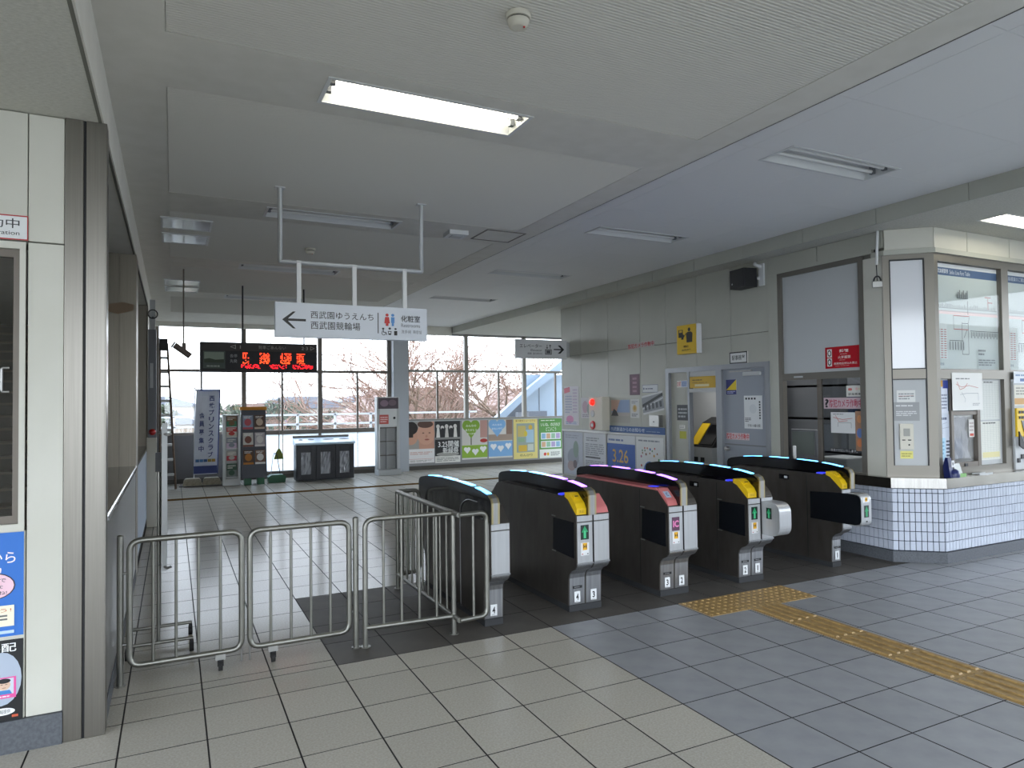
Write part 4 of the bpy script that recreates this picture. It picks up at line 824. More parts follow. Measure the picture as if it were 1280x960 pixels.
# elevator sign projecting from the end of the office wall
t = thing('elevator_sign', 'white elevator sign with black arrow hanging by the office wall end', 'sign', (6.05, 11.2, 2.49))
MB().box(5.62, 6.70, 11.18, 11.24, 2.49, 2.84).build('sign_panel', 'white', t, bevel=.004)
FE = frame((5.62, 11.18, 2.49), (1, 0, 0), (0, -1, 0))
sheet(FE, 0, 0, 1.08, .35, [('t', 'エレベーター', .07, .56, .5, .76, '#3a3a3e', .015), ('t', 'Elevator', .28, .38, .5, .5, '#4a4a4e'), ('t', '电梯  엘리베이터', .22, .2, .5, .32, '#4a4a4e'), ('r', .56, .22, .69, .50, '#3a3a3e'), ('r', .575, .26, .675, .46, '#d9dadb'), ('r', .585, .28, .665, .44, '#55555a'), ('p', [(.575, .60), (.6, .52), (.625, .60)], '#3a3a3e'), ('r', .594, .6, .606, .74, '#3a3a3e'), ('p', [(.635, .68), (.66, .76), (.685, .68)], '#3a3a3e'), ('r', .654, .54, .666, .68, '#3a3a3e'),
      ('r', .73, .47, .9, .53, '#1c1c1f'), ('p', [(.81, .72), (.86, .72), (.94, .5), (.86, .28), (.81, .28), (.89, .5)], '#1c1c1f')], paper='#d9dadb', parent=t, name='sign_face', off=.001)
MB().box(6.69, 6.755, 11.17, 11.25, 2.53, 2.80).build('wall_bracket', 'lgrey', t)

# ------------------------------------------------------------------ service window in the office wall + room behind
sv = MB(WR)
sv.box(-6.16, -6.10, .88, 3.25, -.06, .01); sv.box(-5.04, -4.98, .88, 3.25, -.06, .01); sv.box(-6.10, -5.04, 3.19, 3.25, -.06, .01); sv.box(-6.10, -5.04, 1.92, 2.0, -.06, .008); sv.box(-6.16, -4.98, .84, .88, -.06, .02)
w5 = struct(sv, 'window_5', mat('service_frame', '#77736b', .45, metal=.5))
MB(WR).box(-6.10, -5.04, 2.0, 3.19, -.04, -.02).build('shutter_panel', 'lgrey', w5)
MB(WR).box(-5.62, -5.57, .88, 1.92, -.05, -.01).build('sliding_stile', 'bronze', w5)
MB(WR).box(-5.57, -5.04, .88, 1.92, -.033, -.027).build('window_pane', 'glass_d', w5)
MB(WR).box(-5.93, -5.80, 1.945, 1.965, .008, .011).build('lock_plate', 'lgrey', w5)
sheet(WR, -5.5, 2.035, .45, .245, [('r', .06, .52, .2, .9, '#e8e4e0'), ('r', .06, .1, .2, .48, '#e8e4e0'), ('e', .13, .71, .055, .15, '#2a2224'), ('e', .13, .71, .035, .1, '#e8e4e0'), ('e', .13, .29, .055, .15, '#2a2224'), ('e', .13, .29, .035, .1, '#e8e4e0'), ('t', '禁煙', .42, .72, .68, .86, '#f2dcd8', .03), ('l', .44, .62, .66, .67, 1, '#e2a8a4'), ('t', '火気厳禁', .38, .43, .74, .57, '#f2dcd8', .03), ('l', .42, .35, .7, .39, 1, '#e2a8a4'), ('t', '危険物品持込み禁止', .26, .16, .92, .27, '#f2dcd8', .02), ('l', .3, .09, .88, .12, 1, '#e2a8a4')], paper='#b3222c', name='warning_sign', label='red no smoking warning sign on the grey service window shutter', cat='sign', off=-.018, mats='prg')
sheet(WR, -5.24, 1.71, .21, .125, [('e', .18, .65, .07, .12, '#d06a60'), ('e', .28, .65, .07, .12, '#d06a60'), ('e', .62, .68, .08, .12, '#e3b9b2'), ('e', .78, .68, .06, .1, '#d8c9a8'), ('t', '駅員募集', .12, .12, .88, .34, '#3a3a3a', .02)], paper='#d3d0c8', name='sticker', label='white sticker with red heart at the top of the service window glass', cat='sticker', off=-.026)
sheet(WR, -5.54, 1.575, .51, .125, [('r', 0, 0, 1, 1, '#c2a9ad'), ('t', '?', .03, .1, .13, .9, '#1a1517', .03), ('t', '防犯カメラ作動中', .15, .12, .97, .86, '#a8324a', .04)], name='sticker', label='long pink and red camera sticker across the service window glass', cat='sticker', off=-.026)
sheet(WR, -5.45, 1.30, .31, .235, [('line', [(.1, .75), (.5, .65), (.9, .72)], .006, '#c0605a'), ('line', [(.2, .85), (.35, .55), (.7, .6)], .006, '#c0605a'), ('line', [(.3, .3), (.3, .5), (.85, .5), (.85, .25)], .004, '#777777'), ('l', .1, .88, .7, .94, 1, '#666666')], paper='#d6d5d2', name='route_notice', label='white route map sheet on the service window glass', cat='notice', off=-.026)
sheet(WR, -5.135, 1.11, .1, .44, [('e', .5, .8, .3, .1, '#c98a5a'), ('e', .5, .45, .35, .12, '#5f78b0'), ('e', .5, .2, .35, .1, '#c97a4a')], paper='#a37a5e', label='narrow orange and blue poster at the edge of the service window glass', off=-.026)
sheet(WR, -5.46, 1.085, .34, .04, [('t', '係員が対応いたします。', 0, .1, 1, .9, '#c9c9c9')], paper='#26282a', name='sticker', label='thin strip of small white lettering low on the service window glass', cat='sticker', off=-.026)
# room behind
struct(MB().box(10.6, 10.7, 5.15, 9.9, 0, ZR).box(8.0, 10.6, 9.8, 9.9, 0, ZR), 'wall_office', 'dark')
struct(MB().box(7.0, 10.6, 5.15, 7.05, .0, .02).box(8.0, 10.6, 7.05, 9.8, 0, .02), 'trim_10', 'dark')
ol = bpy.data.lights.new('office_fill', 'AREA'); ol.shape = 'RECTANGLE'; ol.size = 1.2; ol.size_y = .3; ol.energy = 24; oo = bpy.data.objects.new('office_fill', ol); COL.objects.link(oo); oo.location = (8.2, 6.2, 3.3)  # added fill light, no fixture, brightens the room behind the service window
t = thing('office_shelf', 'dark open shelf unit inside the office behind the service window', 'shelf', (8.3, 6.9, 0.02))
MB().box(8.0, 8.04, 6.2, 7.5, .02, 2.0).box(8.5, 8.54, 6.2, 7.5, .02, 2.0).box(8.0, 8.54, 7.5, 7.54, .02, 2.0).build('shelf_frame', 'grey', t)
for z in (.5, .95, 1.4, 1.85): MB().box(8.0, 8.54, 6.2, 7.5, z, z + .03).build('shelf_board', 'grey', t)
def officebox(x0, x1, y0, y1, z0, z1, m, lb, name='storage_box', cat='box'):
    t = thing(name, lb, cat, ((x0 + x1) / 2, (y0 + y1) / 2, z0))
    MB().box(x0, x1, y0, y1, z0, z1 - .02).build('box_body', m, t, bevel=.006); MB().box(x0 - .005, x1 + .005, y0 - .005, y1 + .005, z1 - .02, z1).build('box_lid', m, t); MB().box(x0 - .004, x0, (y0 + y1) / 2 - .04, (y0 + y1) / 2 + .04, z0 + .04, z0 + .08).build('box_tag', 'lgrey', t)
officebox(8.08, 8.42, 6.9, 7.3, 1.43, 1.72, mat('box_green', '#7d8f4a', .6), 'olive green box on the office shelf')
officebox(8.08, 8.42, 6.35, 6.8, 1.43, 1.8, mat('box_blue', '#4d6187', .6), 'dull blue box on the office shelf beside the olive green one')
officebox(8.08, 8.42, 6.35, 6.9, .98, 1.2, 'lgrey', 'pale grey box on the middle office shelf')
t = thing('office_desk', 'grey desk inside the office under the service window', 'desk', (7.4, 5.9, 0.02))
MB().box(7.05, 7.7, 5.2, 6.6, .72, .76).build('desk_top', 'lgrey', t)
for y in (5.22, 6.56):
    for x in (7.07, 7.66): MB().box(x, x + .03, y, y + .03, .02, .72).build('desk_leg', 'grey', t)
t = thing('office_monitor', 'grey computer monitor on the desk behind the service window', 'monitor', (7.3, 6.25, .76))
MB().box(7.25, 7.29, 6.05, 6.45, .95, 1.3).build('monitor_panel', 'grey', t, bevel=.01); MB().box(7.24, 7.25, 6.08, 6.42, .98, 1.27).build('monitor_screen', mat('screen_grey', '#6f7672', .3), t)
MB().box(7.26, 7.29, 6.22, 6.28, .78, .96).build('monitor_neck', 'grey', t); MB().box(7.2, 7.38, 6.12, 6.38, .76, .78).build('monitor_foot', 'grey', t)
t = thing('office_printer', 'grey desktop printer beside the monitor in the office', 'printer', (7.35, 5.75, .76))
MB().box(7.15, 7.6, 5.55, 5.95, .76, .98).build('printer_body', 'lgrey', t, bevel=.02); MB().box(7.12, 7.2, 5.62, 5.88, .8, .83).build('paper_tray', 'grey', t)
t = thing('phone_handset', 'white telephone on the sill of the service window', 'telephone', (6.82, 6.03, .88))
MB().box(6.78, 6.86, 5.98, 6.08, .88, .93).build('phone_base', 'white', t, bevel=.008); MB().box(6.80, 6.84, 6.0, 6.03, .93, 1.12).build('phone_receiver', 'white', t, bevel=.01)

# ------------------------------------------------------------------ COUNTER (tiled base, chamfer, glazing)
P0, P1, P2 = (XB, 4.66), (7.06, 4.345), (13.0, 4.345)       # tile plane
Q0, Q1, Q2 = (XW, 4.73), (7.10, 4.42), (13.0, 4.42)          # glazing plane
def FC(p, q, z=0):
    d = Vector((q[0] - p[0], q[1] - p[1], 0)); n = Vector((d.y, -d.x, 0)); n = Vector((-abs(n.x) if p[0] < q[0] and abs(d.y) > 1e-6 else n.x, -abs(n.y), 0)) if True else n
    return frame((p[0], p[1], z), d, n), d.length
core = MB(); off = .012
core.prism([(XB + off, 6.16), (XB + off, P0[1] + .005), (P1[0] + .005, P1[1] + off), (10.5, P1[1] + off), (10.5, 4.7), (7.2, 4.7), (7.0, 4.87), (7.0, 6.16)], 'z', 0, .75)
cw = struct(core, 'wall_counter', 'grout')
ctile = {}
def tile_face(F, L, start, limit, rows=7, z0=.115, z1=.755):
    pw = .0535; rh = .0985; n = int(L / pw); st_ = MB(F); cnt = 0; zt = z1
    for c in range(n + 1):
        a, b = c * pw, min((c + 1) * pw, L)
        if b - a < .01: continue
        z = z1
        for r in range(rows):
            h = rh if r else .045
            lo = max(z - h, z0)
            if lo > z - .01: continue
            if cnt < limit:
                k = (round(b - a, 3), round(z - lo, 3))
                if k not in ctile:
                    o = MB().box(.003, b - a - .003, .003, z - lo - .003, -.012, 0).build('counter_tile', 'ctile', cw, bevel=.0015, segs=1); ctile[k] = o.data
                else:
                    o = bpy.data.objects.new('counter_tile', ctile[k]); COL.objects.link(o); o.parent = cw
                    bv = o.modifiers.new('bevel', 'BEVEL'); bv.width = .0015; bv.segments = 1
                o.matrix_local = F @ Matrix.Translation((a, lo, 0)); cnt += 1
            else: st_.box(a + .003, b - .003, lo + .003, z - .003, -.012, 0)
            z = lo
    if st_.v: st_.build('far_counter_tile', 'ctile', cw, kind='stuff')
    return cnt
d01 = Vector((P1[0] - P0[0], P1[1] - P0[1], 0)); n01 = Vector((d01.y, -d01.x, 0)).normalized()
FCH = frame((P0[0], P0[1], 0), d01, n01)
used = tile_face(FCH, d01.length, 0, 100)
FFR = frame((P1[0], P1[1], 0), (1, 0, 0), (0, -1, 0)); used += tile_face(FFR, 1.75, 0, 300 - used)
FSD = frame((XB, 6.16, 0), (0, -1, 0), (-1, 0, 0)); tile_face(FSD, 6.16 - P0[1], 0, max(0, 300 - used))
bs = MB(); bs.prism([(XB - .012, 6.16), (XB - .012, P0[1] - .006), (P1[0] - .006, P1[1] - .012), (13, P1[1] - .012), (13, P1[1] + .02), (P1[0] + .01, P1[1] + .02), (XB + .02, P0[1] + .01), (XB + .02, 6.16)], 'z', 0, .113)
struct(bs, 'baseboard_counter', 'plinth')
tp = MB(); tp.prism([(XB - .03, 6.16), (XB - .03, P0[1] - .013), (P1[0] - .013, P1[1] - .03), (10.5, P1[1] - .03), (10.5, 4.75), (7.15, 4.75), (6.95, 4.9), (6.95, 6.16)], 'z', .762, .865)
t = thing('counter_top', 'stainless steel counter top over the tiled ticket counter', 'counter', (7.0, 4.6, .76))
tp.build('top_slab', 'steel_top', t, bevel=.004)
# glazing frame posts: chamfer and front
dq = Vector((Q1[0] - Q0[0], Q1[1] - Q0[1], 0)); nq = Vector((dq.y, -dq.x, 0)).normalized(); LC = dq.length
QC = frame((Q0[0], Q0[1], 0), dq, nq); QF = frame((Q1[0], Q1[1], 0), (1, 0, 0), (0, -1, 0))
cz = MB(QC); FRM = mat('counter_frame', '#757169', .4, metal=.75)
cz.box(-.02, .045, .865, 3.2, -.08, .0); cz.box(LC - .09, LC, .865, 3.2, -.08, 0); cz.box(.045, LC - .09, 3.15, 3.2, -.08, 0); cz.box(.045, LC - .09, 1.89, 1.99, -.08, 0); cz.box(.045, LC - .09, .865, .985, -.08, 0)
w6 = struct(cz, 'window_6', FRM)
g = MB(QC)
for a in ((.045, .055, .985, 3.15), (LC - .1, LC - .09, .985, 3.15), (.055, LC - .1, 3.135, 3.15), (.055, LC - .1, 1.99, 2.0), (.055, LC - .1, 1.88, 1.89)): g.box(*a, -.02, .003)
g.build('glazing_bead', 'blackm', w6)
MB(QC).box(.055, LC - .1, 2.0, 3.135, -.03, -.015).build('white_pane', 'whiteg', w6)
lp = MB(QC).box(.055, LC - .1, .985, 1.88, -.03, -.012).build('intercom_panel', 'lgrey', w6)
cf = MB(QF)
for a in ((0, .06, .865, 3.2), (1.2, 1.33, .865, 3.2), (2.55, 2.68, .865, 3.2)): cf.box(*a, -.09, 0)
for a, b in ((.06, 1.2), (1.33, 2.55)):
    cf.box(a, b, 3.12, 3.2, -.09, 0); cf.box(a, b, 1.885, 1.985, -.09, 0); cf.box(a, b, .865, .95, -.09, 0)
w7 = struct(cf, 'window_7', FRM)
MB(QF).box(.24, .28, .95, 1.885, -.06, -.01).box(.70, .755, .95, 1.885, -.06, -.01).box(.28, .70, 1.5, 1.54, -.06, -.015).box(.28, .7, .95, 1.0, -.06, -.012).build('sash', 'bronze', w7)
MB(QF).box(.06, .24, .95, 1.885, -.05, -.04).build('notice_backing', 'lgrey', w7); MB(QF).box(.755, 1.2, .95, 1.885, -.05, -.04).build('notice_backing', 'lgrey', w7)
MB(QF).box(.28, .70, 1.0, 1.5, -.045, -.040).build('window_pane', 'glass', w7)
MB(QF).box(.27, 1.2, 1.54, 1.885, -.055, -.05).build('upper_backing', 'grey', w7)
MB(QF).box(.45, .50, .955, .985, -.012, -.004).build('latch', 'blackm', w7)
cor = MB().prism([(XW - .02, 4.87), (XW - .02, Q0[1] - .01), (Q1[0] - .006, Q1[1] - .025), (13, Q1[1] - .025), (13, Q1[1] + .1), (Q1[0] + .05, Q1[1] + .1), (XW + .08, Q0[1] + .05), (XW + .08, 4.87)], 'z', 3.2, 3.25)
struct(cor, 'trim_11', 'wallp')
fzb = struct(MB().prism([(XW + .02, 4.86), (XW + .02, Q0[1]), (Q1[0] + .01, Q1[1] + .015), (13, Q1[1] + .015), (13, Q1[1] + .1), (XW + .12, 4.86)], 'z', 3.25, ZR), 'trim_12', 'cream_d')
MB(QC).box(.003, LC - .003, 3.253, ZR - .002, -.012, .006).build('frieze_panel', 'cream', fzb, bevel=.002, segs=1)
for a, b in ((0, .57), (.576, 1.36), (1.366, 2.15), (2.156, 3)): MB(QF).box(a + .002, b, 3.253, ZR - .002, -.014, .006).build('frieze_panel', 'cream', fzb, bevel=.002, segs=1)
struct(MB().box(XW, XW + .1, Q0[1], 4.98, .865, 3.2), 'trim_13', 'cream')
struct(MB().box(7.3, 13, 5.0, 5.1, .0, ZR), 'wall_counterback', 'lgrey')

# fare board
def fareboard(x, w, label, first):
    t = thing('fare_board', label, 'fare map board', tuple(QF @ Vector((x + w / 2, 2.0, -.06))), 'fare boards over the counter')
    MB(QF).box(x, x + w, 1.99, 3.115, -.07, -.05).build('board_panel', 'white', t)
    P = [('r', 0, 0, 1, 1, '#bcc7c5'), ('r', 0, .89, 1, .965, '#3d5a82'), ('r', 0, .965, 1, 1, '#dfe2e2'), ('r', 0, .52, 1, .545, '#d9c4c0'), ('line', [(0, .58), (1, .58)], .004, '#5a6265')]
    P += [('r', .012 + .026 * k, .583, .018 + .026 * k, .60 + .025 * random.random(), '#4d5558') for k in range(37)] + [('r', .01 + .026 * k, .545, .022 + .026 * k, .552, '#b0686a') for k in range(37)]
    if first:
        P += [('t', '西武線運賃表', .012, .908, .21, .95, '#dfe6ee', .025), ('t', 'Seibu Line Fare Table', .23, .905, .55, .945, '#cdd6e2', .01)]
    else: P += [('t', '連絡運賃のご案内', .02, .908, .35, .95, '#b9c5d6', .02)]
    tr = '#3d4548'
    P += [('line', q, .006, tr) for q in ([(.5, .53), (.5, .66)], [(.33, .68), (.5, .68)], [(.4, .45), (.4, .14), (.5, .14), (.5, .45)], [(.4, .44), (.5, .44), (.52, .5)], [(.2, .27), (.42, .27)], [(.53, .37), (1, .37)], [(.43, .3), (.48, .38)])]
    P += [('line', q, .008, '#a8443e') for q in ([(.27, .38), (.5, .38)], [(.27, .51), (.52, .51)], [(.78, .71), (.88, .71)], [(.83, .59), (.83, .7)], [(.83, .66), (.9, .66)])]
    P += [('line', [(.27, .38), (.27, .51)], .005, tr)]
    P += [('r', .33 + .02 * k, .68, .342 + .02 * k, .72 + .02 * (k % 3), '#5a6265') for k in range(9)] + [('r', .20 + .042 * k, .18, .212 + .042 * k, .26, '#5a6265') for k in range(6)] + [('r', .54 + .026 * k, .30 + .02 * (k % 2), .55 + .026 * k, .36, '#6b7376') for k in range(17)]
    P += [('r', .0, .09, .16, .42, '#c9d2d0')] + [('r', .01 + .05 * c, .1 + .022 * k, .045 + .05 * c, .108 + .022 * k, '#a0575a' if c else '#70787b') for k in range(13) for c in range(3)]
    P += [('l', .64, .13, .76, .2, 2, '#70787b'), ('l', .64, .03, .92, .1, 3, '#70787b'), ('t', '西武鉄道', .01, .03, .1, .055, '#4a5a70', .02)]
    sheet(QF, x + .005, 1.995, w - .01, 1.115, P, paper='#bcc7c5', parent=t, name='fare_map', off=-.049)
    MB(QF).box(x, x + w, 1.985, 3.12, -.02, -.016).build('cover_glass', 'glass_c', t)
fareboard(.06, 1.14, 'glazed fare map board with blue header above the serving hatch', True)
fareboard(1.33, 1.22, 'second fare map board cut off at the picture edge above the yellow machine', False)
# counter notices
sheet(QC, .09, 1.645, .175, .125, [('l', .1, .2, .95, .8, 3, '#8d8f90'), ('line', [(.1, .5), (.9, .55)], .003, '#b56a60')], paper='#dadad6', name='notice', label='small white note at the top of the intercom panel', cat='notice', off=-.011)
sheet(QC, .055, 1.45, .245, .195, [('l', .1, .75, .95, .88, 1, '#dcdcdc'), ('l', .1, .25, .9, .55, 3, '#d2d2d2')], paper='#9a9b9b', name='notice', label='grey instruction plate under the small note on the intercom panel', cat='notice', off=-.011)
t = thing('intercom', 'pale intercom unit with square speaker on the panel by the corner', 'intercom', tuple(QC @ Vector((.16, 1.15, 0))))
MB(QC).box(.105, .235, 1.15, 1.42, -.011, .012).build('intercom_body', 'offwhite', t, bevel=.004)
MB(QC).box(.14, .2, 1.29, 1.37, .012, .015).build('intercom_grille', mat('grille_grey', '#9f9f98', .6), t)
for x in (.125, .18): MB(QC).box(x, x + .03, 1.245, 1.255, .012, .015).build('intercom_slot', 'blackm', t)
MB(QC).ell(.19, 1.20, .0135, .009, .009, 12).build('intercom_button', 'blackm', t)
sheet(QC, .11, 1.055, .12, .08, [('l', .08, .2, .92, .8, 2, '#a8a050')], paper='#ddd67a', name='sticky_note', label='pale yellow note below the intercom', cat='note', off=-.011)
t = thing('padlock_cable', 'grey cable with padlock hanging on the post beside the white pane', 'padlock', (6.73, 4.84, 2.85))
MB(QC).tube([(-.06, 3.46, .02), (-.075, 3.2, .03), (-.08, 3.1, .03)], .014, 8).build('cable_tube', 'white', t)
MB(QC).tube([(-.08, 3.15, .02), (-.078, 3.05, .02), (-.075, 2.93, .02)], .005, 6).build('cable_cord', 'blackm', t)
MB(QC).tube([(-.075 + .035 * math.cos(a), 2.92 + .06 * math.sin(a), .025) for a in [math.pi * k / 8 for k in range(9)]], .008, 8).build('padlock_shackle', 'blackm', t)
MB(QC).box(-.125, -.03, 2.86, 2.925, .008, .04).build('padlock_body', 'alu', t, bevel=.005)
sheet(QF, .065, 1.02, .19, .85, [('r', 0, .92, .45, 1, '#d8a33a'), ('r', .45, .62, 1, 1, '#33459a'), ('r', .72, .62, 1, .88, '#244a6a'), ('r', .08, .6, .85, .9, '#dfe3ee'), ('l', .14, .64, .8, .84, 5, '#8d93a8'), ('r', .02, .30, .98, .58, '#cfd6e2'), ('l', .15, .5, .9, .56, 1, '#55607a'), ('line', [(.1, .4), (.9, .42)], .003, '#7f879a'), ('line', [(.3, .34), (.3, .46), (.75, .48)], .003, '#7f879a'), ('r', 0, .02, .52, .29, '#a9cfe4'), ('l', .08, .08, .42, .26, 4, '#6f9cb8'), ('l', .6, .05, .95, .27, 5, '#4d5566')], paper='#d5dbe6', name='notice', label='stack of blue and white notices in the window bay nearest the corner', cat='notice', off=-.039)
sheet(QF, .245, 1.55, .535, .40, [('l', .12, .82, .75, .87, 1, '#6d6d6d'), ('line', [(.12, .7), (.3, .62), (.55, .66), (.85, .6)], .005, '#c26a55'), ('line', [(.16, .76), (.25, .55), (.4, .6), (.5, .72)], .006, '#c26a55'), ('line', [(.25, .42), (.45, .45), (.85, .45), (.85, .25)], .004, '#8f9498'), ('line', [(.3, .48), (.42, .3), (.4, .22)], .004, '#8f9498'), ('l', .65, .12, .9, .2, 2, '#a9a9a9')], paper='#e4e3df', name='route_notice', label='large white hand drawn route notice taped above the serving hatch', cat='notice', off=.002)
grid = [('line', [(.05 + .15 * k, .03), (.05 + .15 * k, .97)], .002, '#9a9e9c') for k in range(7)] + [('line', [(.05, .03 + .047 * k), (.95, .03 + .047 * k)], .0015, '#a8acaa') for k in range(21)]
sheet(QF, .80, 1.44, .36, .43, grid + [('l', .2, .93, .8, .99, 1, '#555555')], paper='#d6d8d2', name='timetable', label='upper white timetable sheet in the bay beside the serving hatch', cat='timetable', off=-.039)
sheet(QF, .80, 1.0, .36, .42, grid + [('r', .06, .06, .94, .2, '#d9cf9a'), ('l', .1, .93, .9, .99, 1, '#333333')], paper='#dcdcd2', name='timetable', label='lower timetable sheet with yellow band beside the serving hatch', cat='timetable', off=-.039)
t = thing('curtain_sheet', 'crumpled clear plastic curtain hanging behind the serving hatch glass', 'curtain', tuple(QF @ Vector((.47, 1.0, -.08))))
cb = MB(QF); nx, nz = 16, 14
cb.add([(.31 + .34 * i / nx, 1.03 + .45 * j / nz, -.085 + .018 * math.sin(i * 1.3 + j * .35) + .010 * math.sin(j * 1.1 + i * .5)) for j in range(nz + 1) for i in range(nx + 1)],
       [(j * (nx + 1) + i, j * (nx + 1) + i + 1, (j + 1) * (nx + 1) + i + 1, (j + 1) * (nx + 1) + i) for j in range(nz) for i in range(nx)], smooth=True)
cb.build('curtain_film', 'bag', t); MB(QF).cyl((.29, 1.485, -.08), (.69, 1.485, -.08), .01, 8).build('curtain_rod', 'white', t)
sheet(QF, .585, 1.26, .095, .19, [('l', .1, .3, .9, .9, 3, '#b9a9a5'), ('r', .15, .06, .85, .2, '#c2503f')], paper='#e2ded9', name='notice', label='small white and red tag on the serving hatch glass', cat='notice', off=-.037)
# things standing on the counter
t = thing('card_reader_stand', 'dark blue card reader stand with white label on the counter', 'card reader', (7.2, 4.37, .865))
MB().prism([(4.33, .865), (4.40, .865), (4.41, .98), (4.385, 1.07), (4.36, 1.07), (4.35, .98)], 'x', 7.14, 7.20).build('stand_body', 'blue', t, bevel=.008)
MB().lathe([(.055, .865), (.058, .90), (.045, .935), (.02, .95)], (7.225, 4.352, 0)).build('stand_base', 'blue', t)
sheet(frame((7.14, 4.338, .97), (1, 0, 0), (0, -1, .25)), .008, 0, .045, .07, [('r', .3, .3, .7, .7, '#555555')], paper='#d9d9dc', parent=t, name='label_card', off=.012)
t = thing('leaflet_holder', 'small clear holder with green front leaning behind the card reader', 'holder', (7.33, 4.39, .865))
MB().prism([(4.345, .865), (4.375, .865), (4.40, 1.0), (4.385, 1.0)], 'x', 7.27, 7.38).build('holder_back', mat('clear_plastic', '#8c8f88', .2), t); MB().box(7.29, 7.40, 4.328, 4.343, .865, .90).build('holder_lip', 'gtray', t)
t = thing('coin_tray', 'flat silver coin tray let into the counter under the hatch', 'tray', (7.73, 4.37, .865))
MB().box(7.62, 7.86, 4.325, 4.40, .865, .872).build('tray_plate', 'alu', t); MB().box(7.62, 7.86, 4.322, 4.326, .865, .885).build('tray_lip', 'lgrey', t); MB().box(7.62, 7.86, 4.398, 4.402, .865, .88).build('tray_lip', 'lgrey', t)
# ticket machine at the picture edge
t = thing('ticket_machine', 'yellow ticket machine at the picture edge beside the counter windows', 'ticket machine', (8.95, 4.36, .865))
MB(QF).box(1.34, 2.54, .87, 1.86, -.04, .02).build('machine_body', 'lgrey', t, bevel=.006)
MB(QF).box(1.345, 2.53, 1.24, 1.56, .02, .045).build('machine_panel', 'yellow', t, bevel=.006)
MB(QF).prism([(1.36, 1.30), (1.44, 1.18), (1.44, 1.10), (1.36, 1.14)], 'z', .045, .06).build('machine_screen', 'blackm', t)
MB(QF).prism([(1.42, 1.42), (1.6, 1.42), (1.6, 1.2), (1.5, 1.2)], 'z', .045, .05).build('touch_screen', 'black', t)
for k in range(6): MB(QF).box(1.38 + .06 * (k % 3), 1.42 + .06 * (k % 3), 1.50 - .06 * (k // 3), 1.53 - .06 * (k // 3), .045, .052).build('machine_key', 'blackm', t)
for k in range(3): MB(QF).box(1.37 + .07 * k, 1.42 + .07 * k, .95 + .04 * (k % 2), 1.0 + .04 * (k % 2), .02, .03).build('coin_slot', 'blackm', t)
sheet(QF, 1.345, 1.84, .4, .13, [('l', .08, .55, .9, .85, 1, '#7f95b4'), ('r', .3, .15, .9, .4, '#5a74a8')], paper='#dfe4ea', name='machine_sign', label='white strip sign on top of the yellow ticket machine', cat='sign', off=.022)
sheet(QF, 1.345, 1.59, .4, .23, [('l', .08, .5, .9, .92, 3, '#9a978c'), ('r', .0, .05, 1, .35, '#c99a5a')], paper='#d6d2c4', name='machine_sign', label='cream and orange notice above the yellow panel of the ticket machine', cat='sign', off=.022)

# ------------------------------------------------------------------ TICKET GATES
YC = 5.47
def mirror(pts): return pts + [(2 * YC - y, z) for y, z in reversed(pts)]
half = [(4.80, .05), (4.795, .27), (4.785, .305), (4.755, .335), (4.70, .36), (4.675, .385), (4.668, .41), (4.668, .79), (4.80, .905), (4.86, .925)]
body_prof = mirror(half)
arc = [(4.632, .80), (4.632, .95), (4.65, .98), (4.70, 1.0), (4.85, 1.022), (5.05, 1.038), (5.3, 1.046)]
fin_prof = mirror(arc)
def arrow(F, x, z, w, h, t, col='#2f9a63', off=.009):
    sheet(F, x, z, w, h, [('r', .32 + .0, .08, .68, .55, col), ('p', [(.1, .5), (.9, .5), (.5, .95)], col), ('r', .42, .1, .58, .6, '#57c48c')], paper='#26322d', parent=t, name='arrow_display', off=off, mats='prg')
def gate_half(t, x0, x1, style, lane, sticker=True, number=True, face='gate_face', dome=False):
    """One lane half: x0..x1, front at y about 4.67."""
    w = x1 - x0
    FG = frame((x0, 4.668, 0), (1, 0, 0), (0, -1, 0)); FL = frame((x0, 4.80, 0), (1, 0, 0), (0, -1, 0))
    MB(FG).box(.004, w - .004, .415, .735, 0, .008).build('front_panel', face, t, bevel=.003)
    MB(FG).box(.004, w - .004, .742, .788, 0, .007).build('top_strip', face, t, bevel=.002)
    k = MB(); prof = [(4.795, .055), (4.79, .27), (4.78, .305), (4.75, .335), (4.695, .36), (4.668, .39), (4.662, .41), (4.676, .41), (4.70, .37), (4.76, .343), (4.795, .30), (4.80, .055)]
    k.prism(prof, 'x', x0 + .005, x1 - .005, smooth=False); k.build('kick_plate', 'gate_kick', t)
    MB(FG).box(.0, w, .405, .415, -.01, .012).build('panel_lip', 'gate_kick', t)
    if number:
        sheet(FL, w * .30, .075, .055, .085, [('t', str(lane), .40 if lane == 1 else .28, .2, .60 if lane == 1 else .72, .8, '#2a2a2c', .03), ('l', .2, .04, .8, .14, 1, '#9a9a9a')], paper='#e3e4e4', parent=t, name='lane_number', off=.0125)
        if sticker: sheet(FL, w * .22, .185, .085, .02, [('l', .15, .4, .85, .7, 1, '#b9b9b9')], paper='#222224', parent=t, name='lane_label', off=.013)
    if style == 'arrow': arrow(FG, w * .22, .60, .075, .115, t)
    elif style == 'ic':
        sheet(FG, w * .2, .585, .08, .115, [('t', 'IC', .12, .25, .9, .75, '#d77aa8', .04)], paper='#5c3a50', parent=t, name='ic_display', off=.009, mats='prg')
    if style in ('arrow', 'ic') and sticker:
        sheet(FG, w * .22, .475, .075, .10, [('r', .22, .42, .78, .98, '#e0a818'), ('p', [(.3, .5), (.48, .7), (.3, .92)], '#1c1a12'), ('p', [(.7, .5), (.52, .7), (.7, .92)], '#1c1a12'), ('r', .1, .08, .25, .16, '#b04a4a'), ('r', .75, .08, .9, .16, '#4a4a4a')], paper='#dcdcdc', parent=t, name='caution_sticker', off=.009)
